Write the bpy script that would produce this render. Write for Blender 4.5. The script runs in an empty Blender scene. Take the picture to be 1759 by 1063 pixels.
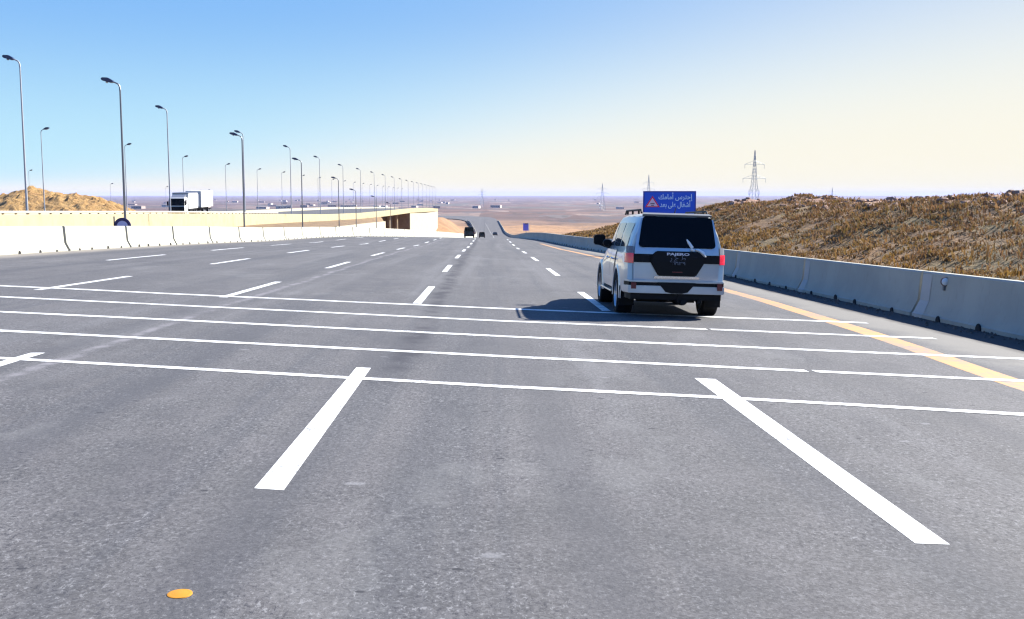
import bpy, bmesh, math, random
from mathutils import Vector, Matrix, noise
R = math.radians
random.seed(7)
scn = bpy.context.scene
col = scn.collection

# ------------------------------------------------------------------ camera
cam_d = bpy.data.cameras.new('camera'); cam = bpy.data.objects.new('camera', cam_d); col.objects.link(cam)
cam_d.sensor_width = 36.0; cam_d.lens = 36.0 * 1808.46 / 1759.0
cam_d.clip_start = 0.05; cam_d.clip_end = 90000
cam.location = (0, 0, 0)
cam.rotation_euler = (R(90 - 6.248), 0, R(-1.4012))
scn.camera = cam

# ------------------------------------------------------------------ light
SUN_AZ, SUN_EL = 61.0, 35.5            # degrees right of the road axis, degrees above the horizon
EXPO = 1.75
sd = Vector((math.sin(R(SUN_AZ)) * math.cos(R(SUN_EL)), math.cos(R(SUN_AZ)) * math.cos(R(SUN_EL)), math.sin(R(SUN_EL))))
sl = bpy.data.lights.new('sun', 'SUN'); sl.energy = 4.8; sl.angle = R(0.53); sl.color = (1.0, 0.955, 0.87)
so = bpy.data.objects.new('sun', sl); col.objects.link(so)
so.rotation_euler = sd.to_track_quat('Z', 'Y').to_euler(); so.location = (60, 40, 60)

world = bpy.data.worlds.new('World'); scn.world = world; world.use_nodes = True
wn = world.node_tree; wn.nodes.clear()
def W_(t, **k):
    n = wn.nodes.new(t)
    for a, b in k.items(): setattr(n, a, b)
    return n
def wlink(a, b): wn.links.new(a, b)
def wmath(op, a, b=None, c=None, clamp=False):
    n = W_('ShaderNodeMath', operation=op, use_clamp=clamp)
    for i, v in enumerate((a, b, c)):
        if v is None: continue
        if isinstance(v, (int, float)): n.inputs[i].default_value = v
        else: wlink(v, n.inputs[i])
    return n.outputs[0]
def wmix(f, a, b):
    n = W_('ShaderNodeMix', data_type='RGBA')
    for i, v in ((0, f), (6, a), (7, b)):
        if isinstance(v, tuple): n.inputs[i].default_value = (*v, 1)
        elif isinstance(v, (int, float)): n.inputs[i].default_value = v
        else: wlink(v, n.inputs[i])
    return n.outputs[2]
def wmap(v, a, b, c=0.0, d=1.0):
    n = W_('ShaderNodeMapRange', interpolation_type='SMOOTHSTEP')
    wlink(v, n.inputs[0])
    for i, x in enumerate((a, b, c, d)): n.inputs[i + 1].default_value = x
    return n.outputs[0]
tc = W_('ShaderNodeTexCoord')
sp = W_('ShaderNodeSeparateXYZ'); wlink(tc.outputs['Generated'], sp.inputs[0])
vx, vy, vz = sp.outputs
hx = wmath('ADD', wmath('MULTIPLY', vx, math.sin(R(SUN_AZ))), wmath('MULTIPLY', vy, math.cos(R(SUN_AZ))))  # towards the sun
nish = W_('ShaderNodeTexSky', sky_type='NISHITA', sun_disc=False)
nish.sun_elevation = R(SUN_EL); nish.sun_rotation = R(SUN_AZ); nish.dust_density = 1.2; nish.ozone_density = 3.0
ns = W_('ShaderNodeVectorMath', operation='MULTIPLY'); wlink(nish.outputs[0], ns.inputs[0]); ns.inputs[1].default_value = (0.055, 0.075, 0.10)
K = 1 / (2 ** EXPO)
lowblue = tuple(c * K for c in (0.52, 0.83, 0.98)); highblue = tuple(c * K for c in (0.235, 0.51, 0.94)); cream = tuple(c * K for c in (0.985, 0.945, 0.80)); white = tuple(c * K for c in (0.90, 0.94, 0.95)); zenith = tuple(c * K for c in (0.03, 0.25, 0.92))
g1 = wmix(wmap(vz, 0.02, 0.185), lowblue, highblue)
g2 = wmix(wmap(vz, 0.17, 0.45), g1, wmix(0.25, zenith, ns.outputs[0]))
e0 = wmath('ADD', wmath('MULTIPLY', wmath('POWER', wmath('MAXIMUM', hx, 0.0), 2.2), 0.175), 0.006)
ra = wmath('DIVIDE', wmath('MAXIMUM', vz, 0.0), e0)
fc = wmath('DIVIDE', 1.0, wmath('ADD', 1.0, wmath('POWER', ra, 3.0)))
fw = wmath('DIVIDE', 1.0, wmath('ADD', 1.0, wmath('POWER', wmath('MULTIPLY', ra, 0.62), 2.2)))
g3 = wmix(wmath('MULTIPLY', fw, 0.85), g2, white)
g4 = wmix(fc, g3, cream)
bg = W_('ShaderNodeBackground'); wlink(g4, bg.inputs[0]); bg.inputs[1].default_value = 1.0
wo = W_('ShaderNodeOutputWorld'); wlink(bg.outputs[0], wo.inputs[0])

scn.view_settings.view_transform = 'Standard'; scn.view_settings.look = 'None'
scn.view_settings.exposure = EXPO; scn.view_settings.gamma = 1.0
scn.cycles.volume_bounces = 0
scn.cycles.max_bounces = 6
scn.cycles.filter_width = 1.3

# ------------------------------------------------------------------ helpers
def tag(o, label=None, cat=None, group=None, kind=None):
    if label: o['label'] = label
    if cat: o['category'] = cat
    if group: o['group'] = group
    if kind: o['kind'] = kind
    return o
def empty(name, loc=(0, 0, 0), rz=0.0):
    o = bpy.data.objects.new(name, None); col.objects.link(o); o.location = loc; o.rotation_euler = (0, 0, rz); o.empty_display_size = .2
    return o
class MB:
    def __init__(s): s.v = []; s.f = []; s.m = None
    def add(s, vs, fs):
        b = len(s.v); s.v += [tuple(v) for v in vs]; s.f += [tuple(b + i for i in f) for f in fs]; return s
    def box(s, x0, x1, y0, y1, z0, z1):
        return s.add([(x0, y0, z0), (x1, y0, z0), (x1, y1, z0), (x0, y1, z0), (x0, y0, z1), (x1, y0, z1), (x1, y1, z1), (x0, y1, z1)],
                     [(0, 3, 2, 1), (4, 5, 6, 7), (0, 1, 5, 4), (1, 2, 6, 5), (2, 3, 7, 6), (3, 0, 4, 7)])
    def tube(s, pts, rad, n=8, cap=True):
        pts = [Vector(p) for p in pts]; rs = rad if isinstance(rad, (list, tuple)) else [rad] * len(pts)
        rings = []
        up = Vector((0, 0, 1))
        for i, p in enumerate(pts):
            d = (pts[min(i + 1, len(pts) - 1)] - pts[max(i - 1, 0)]).normalized()
            a = d.cross(up)
            if a.length < 1e-3: a = d.cross(Vector((0, 1, 0)))
            a.normalize(); b = a.cross(d)
            rings.append([p + (a * math.cos(2 * math.pi * k / n) + b * math.sin(2 * math.pi * k / n)) * rs[i] for k in range(n)])
        vs = [v for r in rings for v in r]; fs = []
        for i in range(len(pts) - 1):
            for k in range(n):
                k2 = (k + 1) % n; fs.append((i * n + k, i * n + k2, (i + 1) * n + k2, (i + 1) * n + k))
        if cap: fs.append(tuple(range(n))[::-1]); fs.append(tuple((len(pts) - 1) * n + k for k in range(n)))
        return s.add(vs, fs)
    def prism(s, poly, axis, a, b):
        # poly in the two other axes; extruded from a to b along axis
        def P(u, v, w): return {'x': (w, u, v), 'y': (u, w, v), 'z': (u, v, w)}[axis]
        n = len(poly); vs = [P(u, v, a) for u, v in poly] + [P(u, v, b) for u, v in poly]
        fs = [tuple(range(n)), tuple(range(n, 2 * n))[::-1]] + [(i, i + n, (i + 1) % n + n, (i + 1) % n) for i in range(n)]
        return s.add(vs, fs)
    def lathe(s, prof, axis='x', c=(0, 0, 0), n=28):
        vs = []; fs = []; m = len(prof)
        for k in range(n):
            t = 2 * math.pi * k / n
            for a, r in prof:
                if axis == 'x': vs.append((c[0] + a, c[1] + r * math.cos(t), c[2] + r * math.sin(t)))
                elif axis == 'y': vs.append((c[0] + r * math.cos(t), c[1] + a, c[2] + r * math.sin(t)))
                else: vs.append((c[0] + r * math.cos(t), c[1] + r * math.sin(t), c[2] + a))
        for k in range(n):
            k2 = (k + 1) % n
            for i in range(m - 1): fs.append((k * m + i, k * m + i + 1, k2 * m + i + 1, k2 * m + i))
        return s.add(vs, fs)
    def grid(s, rows):
        b = len(s.v); n = len(rows[0])
        for r in rows: s.v += [tuple(p) for p in r]
        for i in range(len(rows) - 1):
            for j in range(n - 1): s.f.append((b + i * n + j, b + i * n + j + 1, b + (i + 1) * n + j + 1, b + (i + 1) * n + j))
        return s
    def build(s, name, mat, parent=None, smooth=False, bevel=0, ang=35, fix=True):
        me = bpy.data.meshes.new(name); me.from_pydata(s.v, [], s.f)
        if fix or bevel:
            bm = bmesh.new(); bm.from_mesh(me)
            if fix: bmesh.ops.recalc_face_normals(bm, faces=bm.faces)
            if bevel:
                es = [e for e in bm.edges if len(e.link_faces) == 2 and e.calc_face_angle(0) > R(30)]
                bmesh.ops.bevel(bm, geom=es, offset=bevel, segments=2, affect='EDGES', clamp_overlap=True)
            bm.to_mesh(me); bm.free()
        me.materials.append(mat)
        if smooth: shade(me, ang)
        o = bpy.data.objects.new(name, me); col.objects.link(o)
        if parent: o.parent = parent
        return o
def shade(me, ang=35):
    for p in me.polygons: p.use_smooth = True
    bm = bmesh.new(); bm.from_mesh(me)
    for e in bm.edges: e.smooth = not (len(e.link_faces) == 2 and e.calc_face_angle(0) > R(ang))
    bm.to_mesh(me); bm.free()
def lerp(tab, x):
    if x <= tab[0][0]: return tab[0][1]
    for (a, b), (c, d) in zip(tab, tab[1:]):
        if x <= c: return b + (d - b) * (x - a) / (c - a)
    return tab[-1][1]
def sm(a, b, x):
    t = min(1, max(0, (x - a) / (b - a))); return t * t * (3 - 2 * t)
def N(x, y, z=0.0): return noise.noise(Vector((x, y, z)))
def fbm(x, y, z=0, o=4):
    return noise.fractal(Vector((x, y, z)), 1.0, 2.0, o)

# ------------------------------------------------------------------ materials
class Mat:
    def __init__(s, name, base=(.5, .5, .5), rough=.7, metal=0, **k):
        s.m = bpy.data.materials.new(name); s.m.use_nodes = True; s.t = s.m.node_tree; s.b = s.t.nodes['Principled BSDF']
        s.b.inputs['Base Color'].default_value = (*base, 1); s.b.inputs['Roughness'].default_value = rough; s.b.inputs['Metallic'].default_value = metal
        for a, v in k.items(): s.b.inputs[a.replace('_', ' ')].default_value = v
        s._p = None
    def n(s, t, **k):
        n = s.t.nodes.new(t)
        for a, b in k.items(): setattr(n, a, b)
        return n
    def l(s, a, b): s.t.links.new(a, b)
    def pos(s):
        if not s._p: s._p = s.n('ShaderNodeNewGeometry').outputs['Position']
        return s._p
    def objc(s): return s.n('ShaderNodeTexCoord').outputs['Object']
    def xyz(s, v=None):
        q = s.n('ShaderNodeSeparateXYZ'); s.l(v or s.pos(), q.inputs[0]); return q.outputs
    def scale(s, v, k):
        q = s.n('ShaderNodeVectorMath', operation='MULTIPLY'); s.l(v, q.inputs[0]); q.inputs[1].default_value = k; return q.outputs[0]
    def noise(s, sc, det=4, vec=None, rough=.55):
        q = s.n('ShaderNodeTexNoise'); q.inputs['Scale'].default_value = sc; q.inputs['Detail'].default_value = det; q.inputs['Roughness'].default_value = rough
        s.l(vec or s.pos(), q.inputs['Vector']); return q.outputs['Fac']
    def vor(s, sc, vec=None, out='Distance', rnd=1.0):
        q = s.n('ShaderNodeTexVoronoi'); q.inputs['Scale'].default_value = sc; q.inputs['Randomness'].default_value = rnd
        s.l(vec or s.pos(), q.inputs['Vector']); return q.outputs[out]
    def ramp(s, v, a, b, c=0.0, d=1.0, smooth=True):
        q = s.n('ShaderNodeMapRange'); q.interpolation_type = 'SMOOTHSTEP' if smooth else 'LINEAR'; s.l(v, q.inputs[0])
        for i, x in enumerate((a, b, c, d)): q.inputs[i + 1].default_value = x
        return q.outputs[0]
    def math(s, op, a, b=None):
        q = s.n('ShaderNodeMath', operation=op)
        for i, v in enumerate((a, b)):
            if v is None: continue
            if isinstance(v, (int, float)): q.inputs[i].default_value = v
            else: s.l(v, q.inputs[i])
        return q.outputs[0]
    def mix(s, f, a, b, mode='MIX'):
        q = s.n('ShaderNodeMix', data_type='RGBA', blend_type=mode)
        for i, v in ((0, f), (6, a), (7, b)):
            if isinstance(v, tuple): q.inputs[i].default_value = (*v, 1)
            elif isinstance(v, (int, float)): q.inputs[i].default_value = v
            else: s.l(v, q.inputs[i])
        return q.outputs[2]
    def base(s, v): s.l(v, s.b.inputs['Base Color']); return s
    def rough(s, v): s.l(v, s.b.inputs['Roughness']); return s
    def bump(s, h, strength=.3, dist=.01):
        q = s.n('ShaderNodeBump'); q.inputs['Strength'].default_value = strength; q.inputs['Distance'].default_value = dist
        s.l(h, q.inputs['Height']); s.l(q.outputs[0], s.b.inputs['Normal']); return s

# asphalt
A = Mat('asphalt', rough=.86)
A.b.inputs['Specular IOR Level'].default_value = .25
X, Y, Z = A.xyz()
big = A.noise(.22, 5); mid = A.noise(1.7, 5); fine = A.noise(60, 2, rough=.7); grain = A.vor(62, out='Color')
gx = A.n('ShaderNodeSeparateColor'); A.l(grain, gx.inputs[0])
lane = A.noise(1.0, 4, A.scale(A.pos(), (1.6, .035, 1)))
c = A.mix(A.ramp(big, .3, .7), (.068, .066, .067), (.087, .084, .084))
c = A.mix(A.ramp(mid, .35, .7, 0, .45), c, (.099, .094, .095))
c = A.mix(A.ramp(lane, .5, .68, 0, .6), c, (.056, .057, .062))
c = A.mix(A.ramp(lane, .47, .32, 0, .5), c, (.112, .110, .112))
spk = A.ramp(gx.outputs[0], 0, 1, .74, 1.26, False)
sc_ = A.mix(1.0, c, (1, 1, 1), 'MULTIPLY')
cc = A.n('ShaderNodeVectorMath', operation='SCALE'); A.l(c, cc.inputs[0]); A.l(spk, cc.inputs['Scale'])
c = cc.outputs[0]
c = A.mix(A.ramp(fine, .62, .78, 0, .75), c, (.03, .03, .036))
c = A.mix(A.ramp(fine, .36, .25, 0, .6), c, (.22, .22, .225))
gz_ = A.scale(A.pos(), (1, .55, 1))
g1_ = A.noise(38, 3, gz_, .8); g2_ = A.noise(17, 4, gz_, .75); gm_ = A.ramp(A.noise(.9, 4), .35, .65, .45, 1.0)
c = A.mix(A.math('MULTIPLY', A.ramp(g1_, .55, .65, 0, .85), gm_), c, (.028, .028, .033))
c = A.mix(A.math('MULTIPLY', A.ramp(g1_, .44, .34, 0, .7), gm_), c, (.19, .188, .19))
c = A.mix(A.math('MULTIPLY', A.ramp(g2_, .60, .69, 0, .45), gm_), c, (.032, .031, .036))
c = A.mix(A.ramp(g2_, .34, .26, 0, .4), c, (.17, .17, .172))
pat = A.noise(.55, 6, A.scale(A.pos(), (1, .45, 1)), .65)
c = A.mix(A.ramp(pat, .56, .62, 0, .28), c, (.045, .045, .05))
c = A.mix(A.ramp(pat, .42, .36, 0, .22), c, (.15, .148, .145))
# two wheel tracks in every lane, smoothed darker by tyres
mod_ = A.n('ShaderNodeMath', operation='PINGPONG'); A.l(A.math('ADD', A.math('ADD', X, 100 * 3.74 - .50 + .0), A.math('MULTIPLY', A.math('SUBTRACT', A.noise(.12, 2), .5), .5)), mod_.inputs[0]); mod_.inputs[1].default_value = 1.87 / 2
wt_ = A.math('MULTIPLY', A.ramp(mod_.outputs[0], .30, .05), A.ramp(A.noise(.25, 4, A.scale(A.pos(), (1, .15, 1))), .4, .62, .05, .42))
c = A.mix(wt_, c, (.052, .052, .057))
# sparse tar spots and pale scuffs, flattened across the road
sv = A.scale(A.pos(), (1.0, 1.6, 1))
spot = A.vor(1.9, sv); wob = A.noise(9, 3)
c = A.mix(A.ramp(A.math('ADD', spot, A.math('MULTIPLY', wob, .14)), .135, .11, 0, .85), c, (.022, .022, .026))
pv = A.vor(.9, A.scale(A.pos(), (1.0, 1.3, 1)))
c = A.mix(A.ramp(A.math('ADD', pv, A.math('MULTIPLY', wob, .12)), .13, .09, 0, .3), c, (.26, .26, .27))
# paver seam and the wheel track beside the dashed line
wx = A.math('ADD', X, A.math('MULTIPLY', A.math('SUBTRACT', A.noise(.35, 3), .5), .5))
sea = A.math('MULTIPLY', A.ramp(A.math('ABSOLUTE', A.math('ADD', wx, 4.65)), .13, .02), A.ramp(A.noise(2.3, 4), .4, .6, .1, .55))
c = A.mix(sea, c, (.20, .19, .20))
trk = A.math('MULTIPLY', A.ramp(A.math('ABSOLUTE', A.math('ADD', wx, 1.02)), .28, .03), A.math('MULTIPLY', A.ramp(Y, 9.5, 12), A.ramp(A.noise(1.3, 4), .38, .6, .2, .85)))
c = A.mix(trk, c, (.030, .029, .034))
# sand blown against the barriers, and a painted shadow band along the right one
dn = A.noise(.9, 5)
dr = A.math('MULTIPLY', A.ramp(A.math('ADD', X, A.math('MULTIPLY', dn, 1.6)), 6.9, 7.9), A.ramp(Y, 130, 80))
c = A.mix(A.math('MULTIPLY', dr, .75), c, (.165, .155, .135))
dk = A.math('MULTIPLY', A.ramp(A.math('ADD', X, A.math('MULTIPLY', dn, .5)), 7.7, 7.95), A.ramp(Y, 60, 40))  # darkens the asphalt colour where the right barrier's shadow falls
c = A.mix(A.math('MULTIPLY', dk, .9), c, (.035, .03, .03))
dl = A.math('MULTIPLY', A.ramp(A.math('ADD', X, A.math('MULTIPLY', dn, 1.5)), -14.9, -16.0), A.ramp(Y, 120, 90))
c = A.mix(A.math('MULTIPLY', dl, .6), c, (.24, .215, .18))
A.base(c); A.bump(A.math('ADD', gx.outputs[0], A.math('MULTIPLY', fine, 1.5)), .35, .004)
M_ASPH = A.m

def conc(name, c1, c2, stain=(.3, .3, .27)):
    m = Mat(name, rough=.85); o = m.objc()
    n1 = m.noise(.9, 5, o); n2 = m.noise(7, 4, m.scale(o, (1, 1, .35)))
    c = m.mix(m.ramp(n1, .3, .7), c1, c2)
    c = m.mix(m.ramp(n2, .55, .8, 0, .35), c, stain)
    m.base(c); m.bump(m.noise(25, 4, o), .25, .01); return m.m
M_CONC = conc('barrier_concrete', (.285, .28, .235), (.34, .33, .275), (.20, .185, .15))
M_PATCH = conc('joint_mortar', (.36, .35, .32), (.42, .40, .36), (.30, .29, .26))
M_WALL = conc('wall_concrete', (.27, .235, .135), (.33, .285, .165), (.23, .19, .10))
M_WALL2 = conc('pale_concrete', (.31, .29, .22), (.36, .335, .25), (.27, .24, .17))
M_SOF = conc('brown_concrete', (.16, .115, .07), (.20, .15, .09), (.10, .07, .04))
P = Mat('road_paint', rough=.6)
n = P.noise(34, 6, rough=.75); nn = P.noise(2.2, 3)
P.base(P.mix(P.ramp(P.math('ADD', n, P.math('MULTIPLY', nn, .5)), .775, .90, 0, .9), P.mix(P.ramp(P.noise(2), .3, .7), (.50, .50, .48), (.66, .66, .63)), (.14, .14, .145)))
M_PAINT = P.m
P = Mat('yellow_road_paint', rough=.65)
n = P.noise(9, 6, rough=.7); n2 = P.noise(.9, 3)
P.base(P.mix(P.ramp(P.math('ADD', n, P.math('MULTIPLY', n2, .6)), .66, .98, .08, .9), (.46, .21, .05), (.15, .135, .115)))
M_YEL = P.m
M_STUD = Mat('amber_plastic', (.42, .175, .003), .6).m

# desert ground
G = Mat('desert_ground', rough=.95)
X, Y, Z = G.xyz(); pv = G.pos()
n1 = G.noise(.0035, 6); n2 = G.noise(.03, 6); n3 = G.noise(.4, 6, rough=.65); st = G.noise(1.0, 5, G.scale(pv, (.0016, .006, 0)))
near = G.mix(G.ramp(n3, .3, .72), (.20, .098, .036), (.30, .165, .07))
near = G.mix(G.ramp(n2, .42, .7, 0, .7), near, (.11, .06, .032))
far = G.mix(G.ramp(st, .35, .65), (.062, .029, .022), (.118, .062, .045))
far = G.mix(G.ramp(n1, .45, .6, 0, .8), far, (.036, .022, .022))
cells = G.vor(.0083, G.scale(pv, (1, .27, 0)), 'Color'); gs = G.n('ShaderNodeSeparateColor'); G.l(cells, gs.inputs[0])
far = G.mix(G.ramp(gs.outputs[0], .83, .86, 0, .6), far, (.20, .14, .11))
far = G.mix(G.ramp(gs.outputs[1], .8, .82, 0, .7), far, (.055, .06, .05))
cs = G.vor(.03, G.scale(pv, (1, .25, 0)), 'Color'); gs2 = G.n('ShaderNodeSeparateColor'); G.l(cs, gs2.inputs[0])
far = G.mix(G.ramp(gs2.outputs[0], .9, .92, 0, .6), far, (.24, .18, .15))
far = G.mix(G.ramp(gs2.outputs[1], .82, .86, 0, .7), far, (.05, .042, .045))
dots = G.vor(.09, G.scale(pv, (1, .45, 0)))
far = G.mix(G.math('MULTIPLY', G.ramp(dots, .42, .2), G.ramp(G.noise(.008, 4), .42, .58, 0, .75)), far, (.022, .018, .016))
nd_ = G.vor(.35, G.scale(pv, (1, .6, 0)))
near = G.mix(G.math('MULTIPLY', G.ramp(nd_, .3, .15), G.ramp(G.noise(.03, 4), .45, .6, 0, .8)), near, (.05, .035, .018))
dist = G.math('ADD', Y, G.math('MULTIPLY', G.math('SUBTRACT', n1, .5), 900))
c = G.mix(G.ramp(dist, 560, 900), near, far)
G.base(c); G.bump(n3, .6, .3); M_GROUND = G.m
H = Mat('brush_soil', rough=.95)
n3 = H.noise(1.6, 6, rough=.7); n2 = H.noise(.16, 5); n4 = H.noise(9, 4)
X, Y, Z = H.xyz()
c = H.mix(H.ramp(n3, .3, .7), (.10, .048, .012), (.17, .085, .024))
c = H.mix(H.ramp(n2, .45, .62, 0, .7), c, (.095, .075, .02))
c = H.mix(H.ramp(n4, .55, .75, 0, .5), c, (.03, .022, .014))
rk = H.ramp(H.math('ADD', X, H.math('MULTIPLY', n2, 6)), 20.5, 23.5)
c = H.mix(H.math('MULTIPLY', rk, H.ramp(n3, .25, .5)), c, (.22, .12, .075))
H.base(c); H.bump(n3, .9, .25); M_BANK = H.m
S_ = Mat('rubble', rough=.95)
n3 = S_.noise(.25, 6, rough=.7); n2 = S_.noise(.9, 6, rough=.75)
c = S_.mix(S_.ramp(n3, .3, .7), (.24, .13, .04), (.34, .21, .075))
c = S_.mix(S_.ramp(n2, .56, .72, 0, .8), c, (.13, .065, .03))
S_.base(c); S_.bump(n2, 1, 1.0); M_RUB = S_.m
E_ = Mat('earth_slope', rough=.95)
n3 = E_.noise(.8, 6, E_.scale(E_.pos(), (1, .3, 1)), rough=.7)
E_.base(E_.mix(E_.ramp(n3, .3, .7), (.10, .062, .03), (.17, .105, .045))); M_EARTH = E_.m
TF = Mat('dry_brush', rough=.9)
oi = TF.n('ShaderNodeNewGeometry').outputs['Random Per Island']
rp = TF.n('ShaderNodeValToRGB'); TF.l(oi, rp.inputs[0])
cr_ = rp.color_ramp; cr_.elements[0].color = (.12, .062, .028, 1); cr_.elements[1].color = (.24, .135, .058, 1)
for p_, c_ in ((.25, (.16, .085, .038, 1)), (.5, (.15, .105, .03, 1)), (.75, (.20, .11, .05, 1))):
    e = cr_.elements.new(p_); e.color = c_
fx, fy, fz = TF.xyz()
low = TF.math('MULTIPLY', TF.ramp(fx, 16.5, 10.5), TF.ramp(TF.noise(.22, 3), .42, .6))
bc_ = TF.mix(low, rp.outputs[0], TF.mix(oi, (.17, .085, .025), (.24, .145, .03)))
TF.base(bc_)
tr_ = TF.n('ShaderNodeBsdfTranslucent'); TF.l(bc_, tr_.inputs[0]); mx_ = TF.n('ShaderNodeMixShader'); mx_.inputs[0].default_value = .3
TF.l(TF.b.outputs[0], mx_.inputs[1]); TF.l(tr_.outputs[0], mx_.inputs[2]); TF.l(mx_.outputs[0], TF.t.nodes['Material Output'].inputs['Surface'])
M_BRUSH = TF.m

M_STEEL = Mat('galvanised_steel', (.16, .175, .20), .45, .7).m
M_STEEL2 = Mat('pale_steel', (.27, .29, .33), .6, .1).m  # paler steel for the lamp rows along and beyond the flyover
M_LAMP = Mat('lamp_housing', (.02, .035, .09), .4, .2).m
M_LENS = Mat('lamp_glass', (.25, .28, .32), .15).m
M_GALV = Mat('guardrail_steel', (.50, .47, .40), .5, .3).m
M_PYL = Mat('pylon_steel', (.20, .27, .36), .5, .2).m
M_DARK = Mat('dark_void', (.012, .011, .011), .95).m
g_ = Mat('rubber', (.007, .007, .008), .85); g_.b.inputs['Specular IOR Level'].default_value = .2; M_RUBBER = g_.m
g_ = Mat('black_plastic', (.003, .003, .004), .55); g_.b.inputs['Specular IOR Level'].default_value = .2; M_BLACKP = g_.m
g_ = Mat('dark_glass', (.002, .002, .003), .05, 0); g_.b.inputs['Specular IOR Level'].default_value = .12; M_GLASS = g_.m
g_ = Mat('side_glass', (.05, .07, .09), .03, 0); g_.b.inputs['Specular IOR Level'].default_value = .9; M_SGLASS = g_.m
pm = Mat('silver_paint', (.52, .56, .60), .28, .55); pm.b.inputs['Coat Weight'].default_value = .6; pm.b.inputs['Coat Roughness'].default_value = .04
pm.base(pm.mix(pm.ramp(pm.noise(3, 4, pm.objc()), .35, .75, 0, .35), (.41, .455, .51), (.35, .385, .43))); M_SILVER = pm.m
M_CHROME = Mat('chrome', (.7, .7, .72), .12, 1.0).m
M_RIM = Mat('alloy', (.45, .46, .48), .3, .8).m
M_RED = Mat('red_lens', (.90, .02, .06), .25).m
M_RED.node_tree.nodes['Principled BSDF'].inputs['Coat Weight'].default_value = .8
M_DRED = Mat('dark_red_reflector', (.12, .006, .012), .3).m
M_WHITE = Mat('white_paint', (.72, .72, .70), .5).m
M_LETTER = Mat('pale_lettering', (.55, .55, .60), .4).m
M_SIGNB = Mat('blue_sign_sheet', (.012, .09, .62), .5).m
M_SIGND = Mat('dark_blue_border', (.008, .03, .28), .5).m
M_SIGNW = Mat('white_sign_sheet', (.62, .80, .9), .5).m
M_PINK = Mat('pink_sign_sheet', (.80, .55, .65), .5).m
M_NAVY = Mat('navy_ring', (.02, .018, .10), .5).m
M_LAV = Mat('lavender_sheet', (.50, .50, .72), .5).m
M_BOXW = Mat('trailer_white', (.50, .49, .47), .5).m
M_BCAR = Mat('black_car_paint', (.010, .010, .012), .25).m
M_GREY = Mat('grey_panel', (.12, .13, .16), .5).m
M_HOUSE = [Mat('house_render_%d' % i, c, .9).m for i, c in enumerate([(.50, .44, .40), (.36, .30, .27), (.55, .50, .48)])]
M_WIN = Mat('window_dark', (.03, .03, .04), .3).m

# ------------------------------------------------------------------ the lie of the land (camera height = 0)
PT = [(80, -4.0), (92, -4.33), (106, -4.70), (120, -5.09), (140, -5.82), (160, -6.60), (200, -8.25), (250, -10.35), (300, -12.35), (350, -14.3), (400, -16.0),
      (450, -17.3), (500, -18.2), (600, -19.1), (750, -19.7), (900, -20), (1100, -20.6), (1500, -22.5), (3000, -34), (8000, -42), (40000, -45)]
def prof(y):
    if y <= 80: return -1.607 - .0275 * y - 1.22e-4 * max(y - 40, 0) ** 2
    return lerp(PT, y)
def cross(y): return .0289 * min(1, max(0, (250 - y) / 150))
def zr(x, y): return prof(y) - cross(y) * x
XL = [(-20, -17.2), (38, -17.2), (60, -17.0), (80, -16.7), (95, -16.3), (112, -15.2), (130, -12.6), (151, -10.5), (194, -7.3), (230, -5.3), (280, -4.0), (410, -3.6), (500, -4.6), (600, -7.2), (665, -8.9), (740, -11.3), (785, -15)]
XR = [(-20, 8.5), (36, 8.5), (60, 8.35), (79, 8.05), (100, 7.1), (127, 5.9), (150, 5.7), (200, 6.4), (300, 8.3), (400, 9.0), (500, 8.6), (600, 8.9), (740, 8.8), (832, 8.4)]
def xl(y): return lerp(XL, y)
def xr(y): return lerp(XR, y)

# road surface
rows = []
ys = [-14 + i for i in range(95)] + [82, 85, 88, 92, 96, 101, 106, 110, 115, 120, 125, 130, 135, 140, 145, 150, 155, 160, 170, 180, 190, 200, 215, 230, 250, 275, 300, 325, 350, 375, 400, 425, 450, 475, 500, 550, 600, 665, 740]
for y in ys:
    a, b = xl(y) - .25, xr(y) + .25
    rows.append([(a + (b - a) * t / 16, y, zr(a + (b - a) * t / 16, y)) for t in range(17)])
for (x0, y0), (x1, y1) in [((-15, 785), (8.4, 832)), ((-19, 825), (7.2, 880)), ((-26, 860), (3, 935)), ((-42, 888), (-14, 990)), ((-75, 905), (-60, 1020)), ((-150, 915), (-145, 1035)), ((-330, 915), (-330, 1040))]:
    rows.append([(x0 + (x1 - x0) * t / 16, y0 + (y1 - y0) * t / 16, prof(y0 + (y1 - y0) * t / 16)) for t in range(17)])
road = MB().grid(rows).build('road', M_ASPH); tag(road, kind='structure')
for p_ in road.data.polygons: p_.use_smooth = True
if road.data.polygons[0].normal.z < 0: road.data.flip_normals()

def deckz(y): return lerp([(20, -.9), (60, -1.65), (75, -1.9), (116, -2.56), (153, -3.3), (226, -4.75), (271, -5.2), (350, -5.6), (450, -6.3), (650, -8.5), (800, -11)], y)
def terr(x, y):
    yy = max(y, -40); z = prof(yy)
    a, b = xl(y), xr(y)
    if y > 785: a, b = (-400, 30) if y < 1060 else (0, 0)
    if a - .6 <= x <= b + .6:
        return z - cross(y) * x - (.35 if y < 700 else .5)
    n = fbm(x * .02, y * .02) * 2.2 * sm(300, 700, y) * sm(1600, 1200, y) * sm(0, 20, max(x - b, a - x)) + fbm(x * .12, y * .12, 3) * .35 * sm(3, 12, max(x - b, a - x))
    if x > b:
        return zr(b, y) - .45 - sm(2, 25, x - b) * .6 + n
    # left side
    zz = zr(a, y) - .5
    lift = 8.2 * sm(385, 425, y) * sm(700, 500, y) * sm(2, 17, a - x)
    zz += lift
    if x < -62:
        t = sm(-62, -78, x); pl = max(-3.0 - .0205 * y, z - .5)
        zz = zz * (1 - t) + (pl + n * .5) * t
    return zz - .3 + n * .3
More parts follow.
